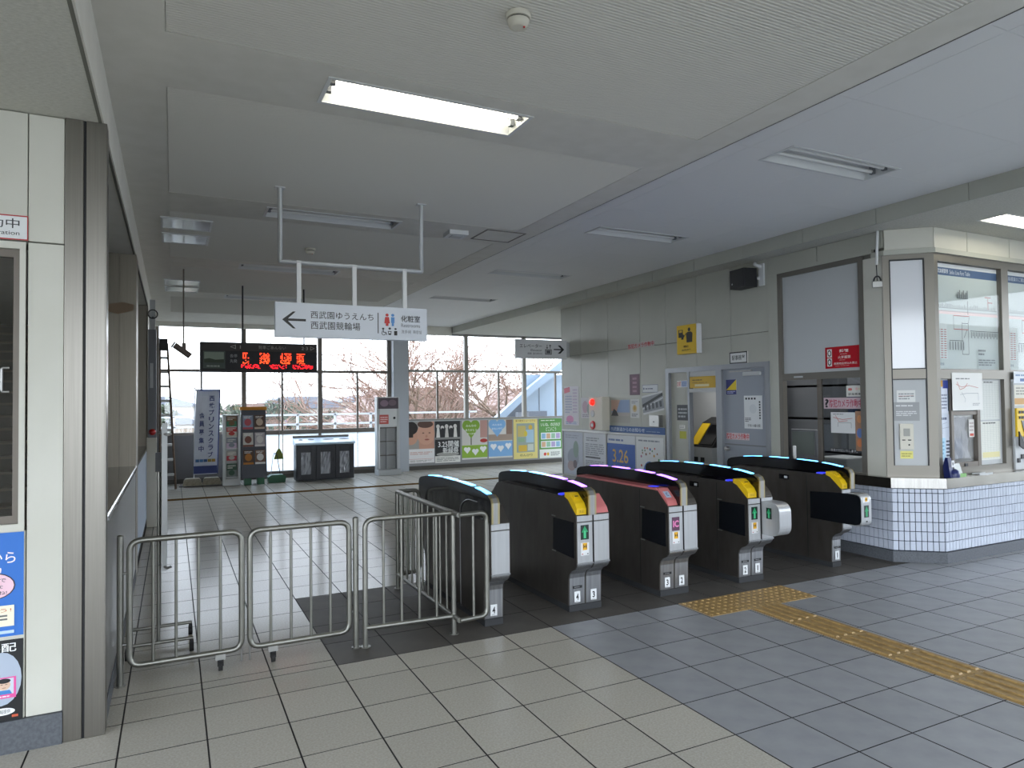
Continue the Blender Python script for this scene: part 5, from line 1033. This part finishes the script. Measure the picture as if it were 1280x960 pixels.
def slope(t, x0, x1, col, name):
    w = x1 - x0
    if col == 'yellow': pf = [(4.664, .797), (4.664, .845), (4.69, .885), (4.79, .958), (4.85, .958), (4.85, .92), (4.80, .90), (4.675, .797)]
    else: pf = [(4.672, .795), (4.80, .906), (4.815, .925), (4.80, .935), (4.69, .84), (4.668, .80)]
    b = MB(); b.prism(pf, 'x', x0 + .002, x1 - .002); return b.build(name, col, t, bevel=.004)
def slope_frame(x0, hi=False):
    u = Vector((0, .10, .073) if hi else (0, .132, .115)).normalized(); n = Vector((0, -u.z, u.y))
    return Matrix(((1, 0, 0, x0), (0, u.y, n.y, 4.69), (0, u.z, n.z, .885 if hi else .84), (0, 0, 0, 1)))
def gate(name, label, x0, x1, finx, leds, halves, mid, left_mat='gate', seam=None, pinktop=False, whole=False):
    t = thing(name, label, 'ticket gate', ((x0 + x1) / 2, YC, 0), 'automatic ticket gates in a row')
    MB().prism(body_prof, 'x', x0, x1).build('gate_body', 'gate', t, bevel=.004)
    MB().box(x0 + .004, x1 - .004, 4.79, 2 * YC - 4.79, 0, .052).build('gate_base', 'base', t, bevel=.002)
    fn = MB().prism(fin_prof, 'x', finx[0], finx[1]).build('centre_fin', 'black', t, bevel=.006)
    cx = (finx[0] + finx[1]) / 2; hw = (finx[1] - finx[0]) / 2 - .008
    def ztop(y):
        yy = y if y < YC else 2 * YC - y
        for a, b in zip(arc[2:], arc[3:]):
            if a[0] <= yy <= b[0]: return a[1] + (b[1] - a[1]) * (yy - a[0]) / (b[0] - a[0])
        return arc[-1][1]
    for k, (a, b) in enumerate(((4.74, 4.96), (5.04, 5.28), (5.42, 5.66), (5.80, 6.05))):
        m = MB(); n = 5; ys = [a + (b - a) * i / n for i in range(n + 1)]
        vs = [(cx + s * hw, y, ztop(y) + dz) for y in ys for s, dz in ((-1, -.004), (-1, .004), (1, .004), (1, -.004))]
        m.add(vs, [(i * 4 + j, i * 4 + (j + 1) % 4, (i + 1) * 4 + (j + 1) % 4, (i + 1) * 4 + j) for i in range(n) for j in range(4)] + [(0, 3, 2, 1), (n * 4, n * 4 + 1, n * 4 + 2, n * 4 + 3)])
        m.build('led_strip', leds[k], fn)
    tr = MB(); pr_ = [(4.626, .795), (4.624, .95), (4.644, .985), (4.70, 1.006), (4.70, 1.0), (4.652, .975), (4.636, .945), (4.636, .795)]
    tr.prism(pr_, 'x', finx[0] - .004, finx[0] + .011).prism(pr_, 'x', finx[1] - .011, finx[1] + .004); tr.build('fin_trim', 'gold', fn, bevel=.002)
    MB().prism(pr_, 'x', finx[0] + .011, finx[1] - .011).build('fin_nose', 'steel_m', fn)
    for h in halves:
        a, b = h['x']; gate_half(t, a, b, h.get('style'), h['lane'], h.get('sticker', True), face=h.get('face', 'gate_face'))
        tc_ = h.get('top')
        if tc_:
            la, lb = h.get('topx', (a, b))
            s = slope(t, la, lb, tc_, 'reader_slope')
            SF = slope_frame(la, tc_ == 'yellow')
            if tc_ == 'yellow':
                sheet(frame((la, 4.664, .80), (1, 0, 0), (0, -1, 0)), .02, .008, (lb - la) - .04, .03, [('t', 'きっぷ', .2, .2, .8, .8, '#5a4a10', .02)], paper='#d0ab18', parent=t, name='slot_label', off=.001); MB(SF).box(.015, lb - la - .02, .045, .085, 0, .016).build('ticket_slot', 'yellow', s)
                MB(SF).box(.03, lb - la - .035, .06, .068, .016, .018).build('slot_mouth', 'blackm', s)
            if tc_ == 'pink' and h.get('ic'):
                sheet(SF, .02, .03, (lb - la) - .05, .07, [('t', 'IC', .3, .2, .7, .8, '#4a5a80', .02)], paper='#a9b9cc', parent=t, name='slot_label', off=.002)
            if h.get('ring', True):
                rx = (la + lb) / 2
                MB().lathe([(.05, .926), (.05, .935), (.035, .938)], (rx, 4.93, 0), 20).build('reader_ring', 'ring', t)
                MB().box(la + .01, lb - .01, 4.86, 5.35, .922, .930).build('reader_deck', 'black' if tc_ != 'pink' else 'pink', t)
        else:
            pass
    if pinktop: MB().prism([(4.82, .925), (6.11, .925), (6.11, .934), (4.82, .934)], 'x', x0 - .002, finx[0]).build('top_cover', 'pink', t); MB().prism([(4.81, .915), (6.13, .915), (6.13, .928), (4.81, .928)], 'x', x0 - .003, x0 + .01).build('top_edge', 'pink', t)
    if len(halves) > 1:
        MB().box(mid - .003, mid + .003, 4.655, 4.665, .41, .79).build('centre_seam', 'blackm', t)
    return t
# side details (left face, seen from the camera)
def side_details(t, x0, flap=True, seamy=None, door='flap', lo=.45):
    if flap:
        MB().prism([(4.70, lo), (4.70, .735), (5.02, .73), (5.03, .47), (4.95, lo + .01)], 'x', x0 - .006, x0 + .002).build('door_flap', 'flap', t, bevel=.003)
        f = MB()
        for z in (.745, .455): f.box(x0 - .004, x0, 4.99, 5.05, z - .004, z + .004)
        f.build('flap_hinge', 'steel_m', t)
    if seamy: MB().box(x0 - .0015, x0, seamy - .003, seamy + .003, .06, .9).build('panel_seam', 'blackm', t)
gA = gate('ticket_gate', 'ticket gate beside the tubular barrier, single sided with blank white front', 2.114, 2.275, (2.112, 2.17), ['led_c'] * 4, [dict(x=(2.116, 2.273), lane=4, sticker=False)], 2.2)
MB().prism([(4.67, .795), (4.80, .905), (4.90, .93), (6.04, .93), (6.14, .905), (6.27, .795)], 'x', 2.17, 2.273).build('top_cover', 'gate', gA)
MB().tube(fillet([(2.108, 5.25, .05), (2.108, 5.25, .86), (2.108, 5.1, .93), (2.108, 4.9, .93)], .1), .004, 6).build('side_groove', 'gate_kick', gA)
gB = gate('ticket_gate', 'ticket gate for lanes 4 and 3 with yellow and pink reader slopes', 2.858, 3.172, (2.955, 3.02), ['led_v', 'led_v', 'led_c', 'led_c'], [dict(x=(2.862, 3.012), lane=4, style='arrow', top='yellow', topx=(2.862, 2.955)), dict(x=(3.018, 3.168), lane=3, sticker=False, top='pink', topx=(3.02, 3.168), ring=False)], 3.015)
side_details(gB, 2.858)
gC = gate('ticket_gate', 'ticket gate with pink top and magenta IC display for lanes 3 and 2', 3.772, 4.09, (3.88, 3.945), ['led_v'] * 4, [dict(x=(3.776, 3.928), lane=3, style='ic', top='pink', topx=(3.776, 3.88), ic=True), dict(x=(3.934, 4.086), lane=2, sticker=False, top='gate', topx=(3.945, 4.086), ring=False)], 3.931, pinktop=True)
side_details(gC, 3.772, seamy=5.06)
gD = gate('ticket_gate', 'ticket gate for lanes 2 and 1 with a rounded steel reader bulging forward', 4.679, 4.992, (4.79, 4.85), ['led_c'] * 4, [dict(x=(4.683, 4.832), lane=2, style='arrow', top='yellow', topx=(4.683, 4.79)), dict(x=(4.838, 4.988), lane=1, top='gate', topx=(4.85, 4.988), ring=False)], 4.835)
side_details(gD, 4.679, seamy=5.06)
gE = gate('ticket_gate', 'ticket gate beside the tiled counter with rounded black reader and green arrow', 5.927, 6.061, (6.01, 6.065), ['led_c'] * 4, [dict(x=(5.931, 6.057), lane=1, top='yellow', topx=(5.931, 6.01))], 6.0)
side_details(gE, 5.927, flap=False, seamy=5.08)
dome_prof = [(p.x, p.y) for p in fillet([(4.70, .46, 0), (4.452, .46, 0), (4.452, .762, 0), (4.70, .762, 0)], .10, 7)]
MB().prism(dome_prof, 'x', 4.842, 4.988).build('ticket_reader', 'gate_face', gD, bevel=.006)
arrow(frame((4.842, 4.62, 0), (0, -1, 0), (-1, 0, 0)), .02, .61, .06, .1, gD, off=.002)
for gx, g_ in (((5.929, 6.059), gE),):
    d = MB().prism([(5.04, .462)] + dome_prof[1:-1] + [(4.75, .755), (5.04, .735)], 'x', gx[0] - .005, gx[1]).build('ticket_reader', 'flap', g_, bevel=.006)
    fcv = MB(); sh = [(p.x, p.y) for p in fillet([(4.58, .455, 0), (4.445, .455, 0), (4.445, .768, 0), (4.58, .768, 0)], .10, 7)]; si = [(y + .007, .6115 + (z - .6115) * .95) for y, z in sh]
    for a, b, c, e_ in zip(sh, sh[1:], si, si[1:]):
        fcv.add([(gx[0] - .008, *a), (gx[1] + .004, *a), (gx[1] + .004, *b), (gx[0] - .008, *b), (gx[0] - .008, *c), (gx[1] + .004, *c), (gx[1] + .004, *e_), (gx[0] - .008, *e_)], [(0, 3, 2, 1), (4, 5, 6, 7), (0, 4, 7, 3), (1, 2, 6, 5)])
    fcv.build('reader_face', 'gate_face', d)
    FD = frame((gx[0], 4.445, 0), (1, 0, 0), (0, -1, 0)); w = gx[1] - gx[0]
    sheet(FD, w * .22, .545, w * .5, .115, [('r', .32, .08, .68, .55, '#2f9a63'), ('p', [(.1, .5), (.9, .5), (.5, .95)], '#2f9a63')], paper='#26322d', parent=d, name='arrow_display', off=.001)
    sheet(frame((gx[0], 4.452, .69), (1, 0, 0), (0, -1, .5)), w * .12, -.005, w * .7, .05, [('r', .3, .2, .7, .95, '#e0a818'), ('p', [(.35, .3), (.49, .55), (.35, .85)], '#1c1a12'), ('p', [(.65, .3), (.51, .55), (.65, .85)], '#1c1a12')], paper='#dcdcdc', parent=d, name='caution_sticker', off=.006)
    MB(FD).box(w * .4, w * .55, .50, .512, .001, .004).build('sensor_window', 'blackm', d)
for x0, y in ((5.927, 5.36), (4.679, 5.36)):
    p = gE if x0 > 5 else gD
    MB().box(x0 - .003, x0, y - .05, y + .08, .83, .88).build('sensor_plate', 'black', p); MB().box(x0 - .006, x0 - .003, y - .03, y + .01, .84, .865).build('sensor_lens', 'whiteg', p)
t = thing('floor_post', 'thin steel post between the last gate and the tiled counter', 'post', (6.45, 5.2, 0))
MB().cyl((6.46, 5.2, 0), (6.46, 5.2, .62), .022, 12).build('post_tube', 'tubem', t); MB().lathe([(.05, 0), (.05, .008)], (6.46, 5.2, 0)).build('post_flange', 'tubem', t); MB().lathe([(.03, .40), (.04, .42), (.03, .46)], (6.44, 5.17, 0)).build('post_knob', 'steel_m', t)

# ------------------------------------------------------------------ TUBULAR BARRIERS
def post(x, y, h, lb):
    t = thing('barrier_post', lb, 'post', (x, y, 0), 'barrier posts')
    MB().cyl((x, y, 0), (x, y, h), .019, 14).build('post_tube', 'tubem', t); MB().lathe([(.019, 0), (.017, .008), (.004, .012)], (x, y, h - .002), 14).build('post_cap', 'tubem', t)
    MB().lathe([(.032, 0), (.032, .006)], (x, y, 0), 14).build('post_flange', 'tubem', t)
post(-.285, 4.84, .905, 'barrier post standing beside the stainless pillar')
post(1.148, 4.82, .90, 'barrier post between the hinged gate leaf and the fixed railing')
def leaf(x0, x1, y0, y1, nb, cx, lb, latch):
    P = lambda s, z: Vector((x0 + (x1 - x0) * s, y0 + (y1 - y0) * s, z))
    t = thing('barrier_gate', lb, 'barrier', tuple(P(.5, 0)), 'hinged barrier gate leaves')
    z0, z1 = .115, .875
    MB().tube(fillet([P(0, z0), P(1, z0), P(1, z1), P(0, z1)], .07, 6, True), .0185, 12, closed=True).build('frame_tube', 'tubem', t)
    for k in range(nb): s = (k + 1) / (nb + 1); MB().cyl(P(s, z0), P(s, z1), .0095, 10).build('upright_bar', 'tubem', t)
    c = P(cx, 0)
    w = MB().box(c.x - .03, c.x + .03, c.y - .012, c.y + .012, .065, .105).build('caster_bracket', 'alu', t); MB().cyl((c.x - .012, c.y - .01, .032), (c.x + .012, c.y - .01, .032), .0315, 14).build('caster_wheel', 'rubber', w); MB().box(c.x - .018, c.x + .018, c.y - .02, c.y + .01, .03, .068).build('caster_fork', 'blackm', w)
    e = P(0 if latch < 0 else 1, 0); s = -1 if latch < 0 else 1
    for z in (.25, .68): MB().cyl((e.x, e.y, z), (e.x + s * .035, e.y, z), .008, 8).build('hinge_pin', 'steel_m', t)
    q = P(1 if latch < 0 else 0, 0); MB().cyl((q.x, q.y + .012, .03), (q.x, q.y + .012, .13), .006, 8).build('drop_bolt', 'steel_m', t)
    return t
leaf(-.235, .405, 4.83, 4.83, 4, .8, 'hinged tubular gate leaf beside the stainless pillar', -1)
leaf(.455, 1.105, 4.83, 4.83, 4, .22, 'hinged tubular gate leaf beside the middle barrier post', 1)
t = thing('guard_rail', 'fixed tubular railing wrapping round towards the nearest ticket gate', 'railing', (1.75, 5.2, 0))
R = .0185; z0, z1 = .13, .885; YA, YB, XR = 4.76, 6.16, 1.855
fr = MB()
fr.tube(fillet([(1.21, 4.80, 0), (1.21, 4.80, z1), (XR, YA, z1)], .07, 6), R, 12); fr.tube([(1.21, 4.80, z0), (XR, YA, z0)], R, 12); fr.build('front_frame', 'tubem', t)
for k in range(4): x = 1.21 + (XR - 1.21) * (k + 1) / 5; y = 4.80 + (YA - 4.80) * (k + 1) / 5; MB().cyl((x, y, z0), (x, y, z1), .0095, 10).build('upright_bar', 'tubem', t)
MB().cyl((XR, YA, 0), (XR, YA, z1), R, 12).build('corner_post', 'tubem', t); MB().cyl((XR, YB, 0), (XR, YB, z1), R, 12).build('corner_post', 'tubem', t)
MB().tube([(XR, YB, z1), (XR, YA - .12, z1)], R, 12).build('side_rail', 'tubem', t); MB().tube([(XR, YB, z0), (XR, YA - .12, z0)], R, 12).build('side_rail', 'tubem', t)
for k in range(9): y = YA + (YB - YA) * (k + 1) / 10; MB().cyl((XR, y, z0), (XR, y, z1), .0095, 10).build('upright_bar', 'tubem', t)
for yy, xe, nb in ((YA - .12, 2.08, 1), (YB, 2.07, 3)):
    MB().tube(fillet([(XR, yy, z1), (xe, yy + .02, z1), (xe, yy + .02, z0), (XR, yy, z0)], .06, 6), R, 12).build('return_loop', 'tubem', t)
    for k in range(nb): x = XR + (xe - XR) * (k + 1) / (nb + 1); MB().cyl((x, yy + .01, z0), (x, yy + .01, z1), .0095, 10).build('upright_bar', 'tubem', t)
for x, y in ((1.21, 4.80), (XR, YA), (XR, YB)): MB().lathe([(.035, 0), (.035, .006)], (x, y, 0), 14).build('post_flange', 'tubem', t)

# ------------------------------------------------------------------ HANGING SIGNS
t = thing('direction_sign', 'large white hanging direction sign with black arrow and restroom symbols', 'sign', (1.41, 5.9, 2.25))
MB().box(.752, 2.06, 5.88, 5.94, 2.255, 2.545).build('sign_panel', mat('sign_white', '#d2d6dc', .35), t, bevel=.004)
FSG = frame((.752, 5.88, 2.255), (1, 0, 0), (0, -1, 0)); K = '#33302e'
per = lambda x, c: [('e', x, .74, .011, .05, c), ('p', [(x - .018, .66), (x + .018, .66), (x + .012, .42), (x - .012, .42)], c), ('r', x - .009, .34, x + .009, .5, c)]
sheet(FSG, .004, .004, 1.30, .282, [('p', [(.04, .5), (.105, .74), (.122, .74), (.075, .53), (.185, .53), (.185, .46), (.075, .46), (.122, .24), (.105, .24), (.04, .49)], K),
      ('t', '西武園ゆうえんち', .215, .56, .625, .78, K, .015), ('t', '西武園競輪場', .215, .24, .535, .48, K, .015), ('r', .653, .18, .659, .82, K)] +
      [('e', .718, .76, .011, .045, '#c0403c'), ('p', [(.705, .7), (.731, .7), (.737, .5), (.699, .5)], '#c0403c'), ('r', .709, .42, .727, .5, '#c0403c'), ('e', .757, .76, .011, .045, '#5a8cc4'), ('r', .745, .52, .769, .7, '#5a8cc4'), ('r', .749, .42, .765, .52, '#5a8cc4'),
       ('e', .69, .33, .008, .03, K), ('line', [(.69, .3), (.692, .22), (.708, .22), (.715, .14)], .007, K), ('line', [(.685, .26), (.68, .17), (.69, .13), (.702, .14), (.706, .19)], .005, K),
       ('e', .735, .34, .009, .035, K), ('p', [(.722, .26), (.748, .26), (.744, .14), (.726, .14)], K), ('r', .728, .19, .742, .24, '#d2d6dc'), ('e', .775, .33, .008, .03, K), ('r', .765, .13, .787, .27, K),
       ('t', '化粧室', .815, .56, .95, .77, K, .01), ('t', 'Restrooms', .815, .40, .95, .51, '#77797c'), ('t', '洗手间  화장실', .815, .20, .96, .31, '#77797c')], paper='#d2d6dc', parent=t, name='sign_face', off=.0005)
MB().tube(fillet([(.797, 5.91, ZW), (.797, 5.91, 2.885), (2.022, 5.91, 2.885), (2.022, 5.91, ZW)], .004, 2), .019, 4).build('hanger_frame', 'white', t)
for x in (.945, 1.41, 1.86): MB().box(x - .018, x + .018, 5.895, 5.925, 2.545, 2.90).build('hanger_strut', 'white', t)
for x in (.797, 2.022): MB().box(x - .04, x + .04, 5.88, 5.94, ZW - .008, ZW).build('ceiling_plate', 'white', t)
# departure board
t = thing('departure_board', 'black departure board with red LED lettering hanging before the windows', 'departure board', (1.19, 11.0, 2.19))
MB().box(.36, 2.03, 10.98, 11.2, 2.19, 2.63).build('board_housing', 'blackm', t, bevel=.006)
FD_ = frame((.36, 10.98, 2.19), (1, 0, 0), (0, -1, 0))
sheet(FD_, .005, .005, 1.66, .43, [('r', 0, .72, 1, 1, '#3a332e'), ('t', '◁ 1', .24, .78, .33, .93, '#b9b4aa', .01), ('t', '発車ごあんない', .48, .79, .72, .92, '#a39d93', .01), ('t', '2·3 ▷', .86, .78, .98, .93, '#b9b4aa', .01), ('r', .21, .08, .99, .70, '#0e0d10'), ('r', .02, .1, .2, .7, '#4a564c'), ('r', .03, .3, .19, .66, '#8d9a88'), ('p', [(.03, .3), (.19, .3), (.19, .42), (.12, .40), (.07, .45), (.03, .42)], '#39442f'), ('l', .05, .13, .18, .24, 1, '#9aa096'), ('t', '各停', .24, .48, .30, .6, '#a8a8a8'), ('t', '先発', .24, .3, .30, .42, '#a8a8a8')], paper='#1a1817', parent=t, name='board_face', off=.001)
ld = MB(FD_); rnd = random.Random(4)
for row, (z, h, segs, c) in enumerate(((.20, .09, ((.58, .68), (.82, .98), (1.12, 1.30), (1.36, 1.50)), '#ff3a1a'), (.125, .07, ((.58, .68), (.82, .98), (1.12, 1.30), (1.36, 1.50)), '#ff4a1c'), (.05, .065, ((.56, .84), (.96, 1.22), (1.3, 1.62)), '#ff1420'))):
    for a, b in segs:
        n = int((b - a) / .018)
        for i in range(n):
            for j in range(5):
                if rnd.random() < .6: ld.box(a + i * .018, a + i * .018 + .014, z + j * h / 5, z + j * h / 5 + h / 6, .0145, .0155, 0, lin(c))
ld.build('led_text', 'prl', t, kind='stuff')
for x in (.95, 1.85): MB().cyl((x, 11.09, 2.63), (x, 11.09, ZW), .012, 8).build('hanger_rod', 'blackm', t)
# horn speaker on a rod
t = thing('horn_speaker', 'brown horn loudspeaker hanging on a thin rod by the window', 'speaker', (.13, 10.0, 2.3))
MB().cyl((.13, 10, 2.5), (.13, 10, ZW), .009, 8).build('hanger_rod', 'bronze', t)
MB().tube([(.02, 9.98, 2.49), (.06, 9.98, 2.46), (.14, 9.98, 2.40), (.21, 9.98, 2.345)], .04, 12).build('horn_body', 'brownp', t, bevel=.008)
MB().cyl((.015, 9.98, 2.492), (.0, 9.98, 2.502), .046, 12).build('horn_mouth', 'brownp', t); MB().box(.11, .16, 9.96, 10.02, 2.42, 2.52).build('horn_bracket', 'brownp', t, bevel=.006)

# ------------------------------------------------------------------ OUTSIDE
struct(MB().box(-220, 220, -120, 420, -6.2, -6.0), 'ground', 'ground')
struct(MB().box(-.5, 16, YF + .12, 17.6, -.3, -.02), 'trim_14', 'concrete')
t = thing('stair_enclosure', 'pale blue clad station stair roof sloping up behind the windows', 'stair enclosure', (10, 19.5, -6))
pa = MB(); pa.prism([(7.4, 0.05), (8.76, 1.14), (9.84, 2.01), (11.21, 3.0), (14, 5.1), (14, 4.8), (11.21, 2.7), (9.84, 1.77), (9.08, 1.13), (7.8, 0.05)], 'y', 19, 19.2); pa.build('sloping_parapet', 'shed', t, bevel=.01)
MB().prism([(10.0, -6), (10.0, 2.54), (15, 2.54), (15, -6)], 'y', 19.3, 19.45).build('stair_wall', 'shed', t)
MB().prism([(7.6, -6), (7.6, 0.0), (9.0, 1.05), (9.99, 1.85), (9.99, -6)], 'y', 19.32, 19.42).build('stair_flank', 'roof_g', t)
MB().box(9.5, 9.9, 18.85, 18.99, .5, 1.36).build('service_box', 'grey', t); MB().box(10.02, 10.68, 19.1, 19.28, .7, 1.38).build('dark_vent', 'roof_g', t)
for k in range(5): MB().box(10.5 + .95 * k, 10.52 + .95 * k, 19.285, 19.3, .2, 2.5).build('cladding_joint', 'roof_g', t)
MB().box(10, 10.3, 19.4, 21.9, -6, -5.9).build('footing', 'concrete', t)
t = thing('platform_fence', 'white platform fence with two rails outside the far windows', 'fence', (2.5, 19.2, -6))
for z in (1.12, 1.38): MB().box(-3, 8.3, 19.2, 19.24, z, z + .05).build('fence_rail', 'white', t)
for k in range(12): MB().box(-3 + k, -2.94 + k, 19.2, 19.25, -6, 1.42).build('fence_post', 'white', t)
def house(x, y, w, d, h, m, rm_, lb, hip=.8, rot=0):
    z = -6; t = thing('house', lb, 'house', (x, y, z)); t.rotation_euler = (0, 0, rot)
    b = MB().box(x - w / 2, x + w / 2, y - d / 2, y + d / 2, z, z + h).build('house_wall', m, t)
    r = MB(); e = .5; rz = z + h; r.prism([(x - w / 2 - e, rz - .1), (x + w / 2 + e, rz - .1), (x + w * .18, rz + hip * w / 2 * .8), (x - w * .18, rz + hip * w / 2 * .8)], 'y', y - d / 2 - e, y + d / 2 + e); r.build('house_roof', rm_, t)
    for k in range(max(2, int(w / 2.5))):
        for fz in (1.0, 3.7):
            if fz + 1.2 > h: continue
            xx = x - w / 2 + (k + .5) * w / max(2, int(w / 2.5))
            q = MB().box(xx - .6, xx + .6, y - d / 2 - .05, y - d / 2, z + fz, z + fz + 1.2).build('house_window', 'lgrey', t); MB().box(xx - .5, xx + .5, y - d / 2 - .07, y - d / 2 - .05, z + fz + .1, z + fz + 1.1).build('house_pane', 'black', q)
house(14.6, 46, 8, 8, 6.4, 'houseb', 'roof_b', 'beige house with brown roof behind the bare trees', .7)
house(27, 50, 9, 8, 6.6, 'housew', 'roof_b', 'pale house with brown roof near the stair enclosure', .6)
house(23, 70, 10, 9, 7.0, 'housew', 'roof_g', 'pale house with grey roof far behind the trees', .5)
house(7.0, 74, 8, 8, 6.2, 'housew', 'roof_b', 'white house with brown roof in the middle distance', .5)
house(-2.5, 76, 9, 8, 6.0, 'houseb', 'roof_g', 'beige house with grey roof far off behind the leaning banner', .5)
house(15, 98, 12, 10, 7.2, 'housew', 'roof_g', 'wide white building furthest off behind the info stand', .3)
house(-3, 120, 14, 12, 7.6, 'housew', 'roof_g', 'wide distant pale building on the horizon behind the departure board', .25)
house(33, 125, 14, 12, 8, 'housew', 'roof_g', 'broad distant block on the horizon behind the bare trees', .2)
def branch(mb, p, d, L, r, depth, rnd, tw):
    q = p + d * L; (mb if depth > 2 else tw).tube([p, p + d * L * .5 + Vector((rnd.gauss(0, .04), rnd.gauss(0, .04), 0)) * L, q], r, 5 if depth > 2 else 3, r1=r * .62)
    if depth == 0: return
    for k in range(3 if depth > 1 else 4):
        a = rnd.uniform(0, 2 * math.pi); s = rnd.uniform(.45, .95)
        side = Vector((math.cos(a), math.sin(a), 0)); side = (side - d * side.dot(d)).normalized()
        nd = (d * math.cos(s) + side * math.sin(s) + Vector((0, 0, .12))).normalized()
        branch(mb, p + d * L * rnd.uniform(.6, 1), nd, L * rnd.uniform(.62, .84), r * .6, depth - 1, rnd, tw)
def tree(x, y, h, seed, lb):
    rnd = random.Random(seed); t = thing('bare_tree', lb, 'tree', (x, y, -6), 'bare winter trees outside')
    tr_, tw = MB(), MB(); branch(tr_, Vector((x, y, -6)), Vector((rnd.gauss(0, .05), rnd.gauss(0, .05), 1)).normalized(), h * .34, h * .02, 6, rnd, tw)
    tr_.build('trunk', 'bark', t); tw.build('twigs', 'twig', t, kind='stuff')
tree(9.4, 25.0, 11.5, 1, 'bare tree behind the heart posters, tallest at the window')
tree(7.9, 30.5, 11, 2, 'bare tree behind the far column and the smiling poster')
tree(13.2, 28, 12.0, 3, 'bare tree whose branches cross above the sloping stair roof')
tree(12.0, 34, 11.5, 4, 'bare tree further back between the two window mullions')
tree(6.0, 37, 9.5, 5, 'bare tree behind the info stand')
tree(16.5, 36, 13, 6, 'bare tree reaching behind the elevator sign')
tree(9.6, 38, 11, 8, 'bare tree in the distance behind the crowd poster')
def clump(x, y, w, h, seed, lb):
    rnd = random.Random(seed); t = thing('evergreen_shrub', lb, 'shrub', (x, y, -6), 'distant evergreen shrubs')
    m = MB()
    for k in range(900):
        a, b = rnd.uniform(0, 6.28), rnd.uniform(0, 1); r = w / 2 * math.sqrt(1 - .7 * b)
        cx, cy, cz_ = x + math.cos(a) * r * rnd.uniform(.6, 1), y + math.sin(a) * r * rnd.uniform(.6, 1), -6 + h * b; s = w * .035
        m.add([(cx + rnd.gauss(0, s), cy + rnd.gauss(0, s), cz_ + rnd.gauss(0, s)) for _ in range(4)], [(0, 1, 2), (0, 2, 3), (0, 3, 1)])
    m.build('foliage', 'leafy', t, kind='stuff'); MB().cyl((x, y, -6), (x, y, -6 + h * .7), w * .04, 6).build('stem', 'bark', t)
for i, (x, y, w, h) in enumerate(((-1.6, 44, 4.2, 7.0), (2.8, 46, 4.2, 6.9), (7.4, 51, 4.6, 7.6), (11.9, 56, 4.6, 7.0), (3.6, 58, 5, 7.6), (-1.5, 60, 5, 7.8), (8.6, 64, 4.6, 8.0))):
    clump(x, y, w, h, 20 + i, ['evergreen shrub behind the leaning ladder', 'evergreen shrub behind the brochure racks', 'evergreen shrub behind the broom', 'evergreen shrub behind the info stand', 'taller evergreen further off behind the broom', 'taller evergreen further off behind the banner', 'tallest evergreen behind the waste bins'][i])
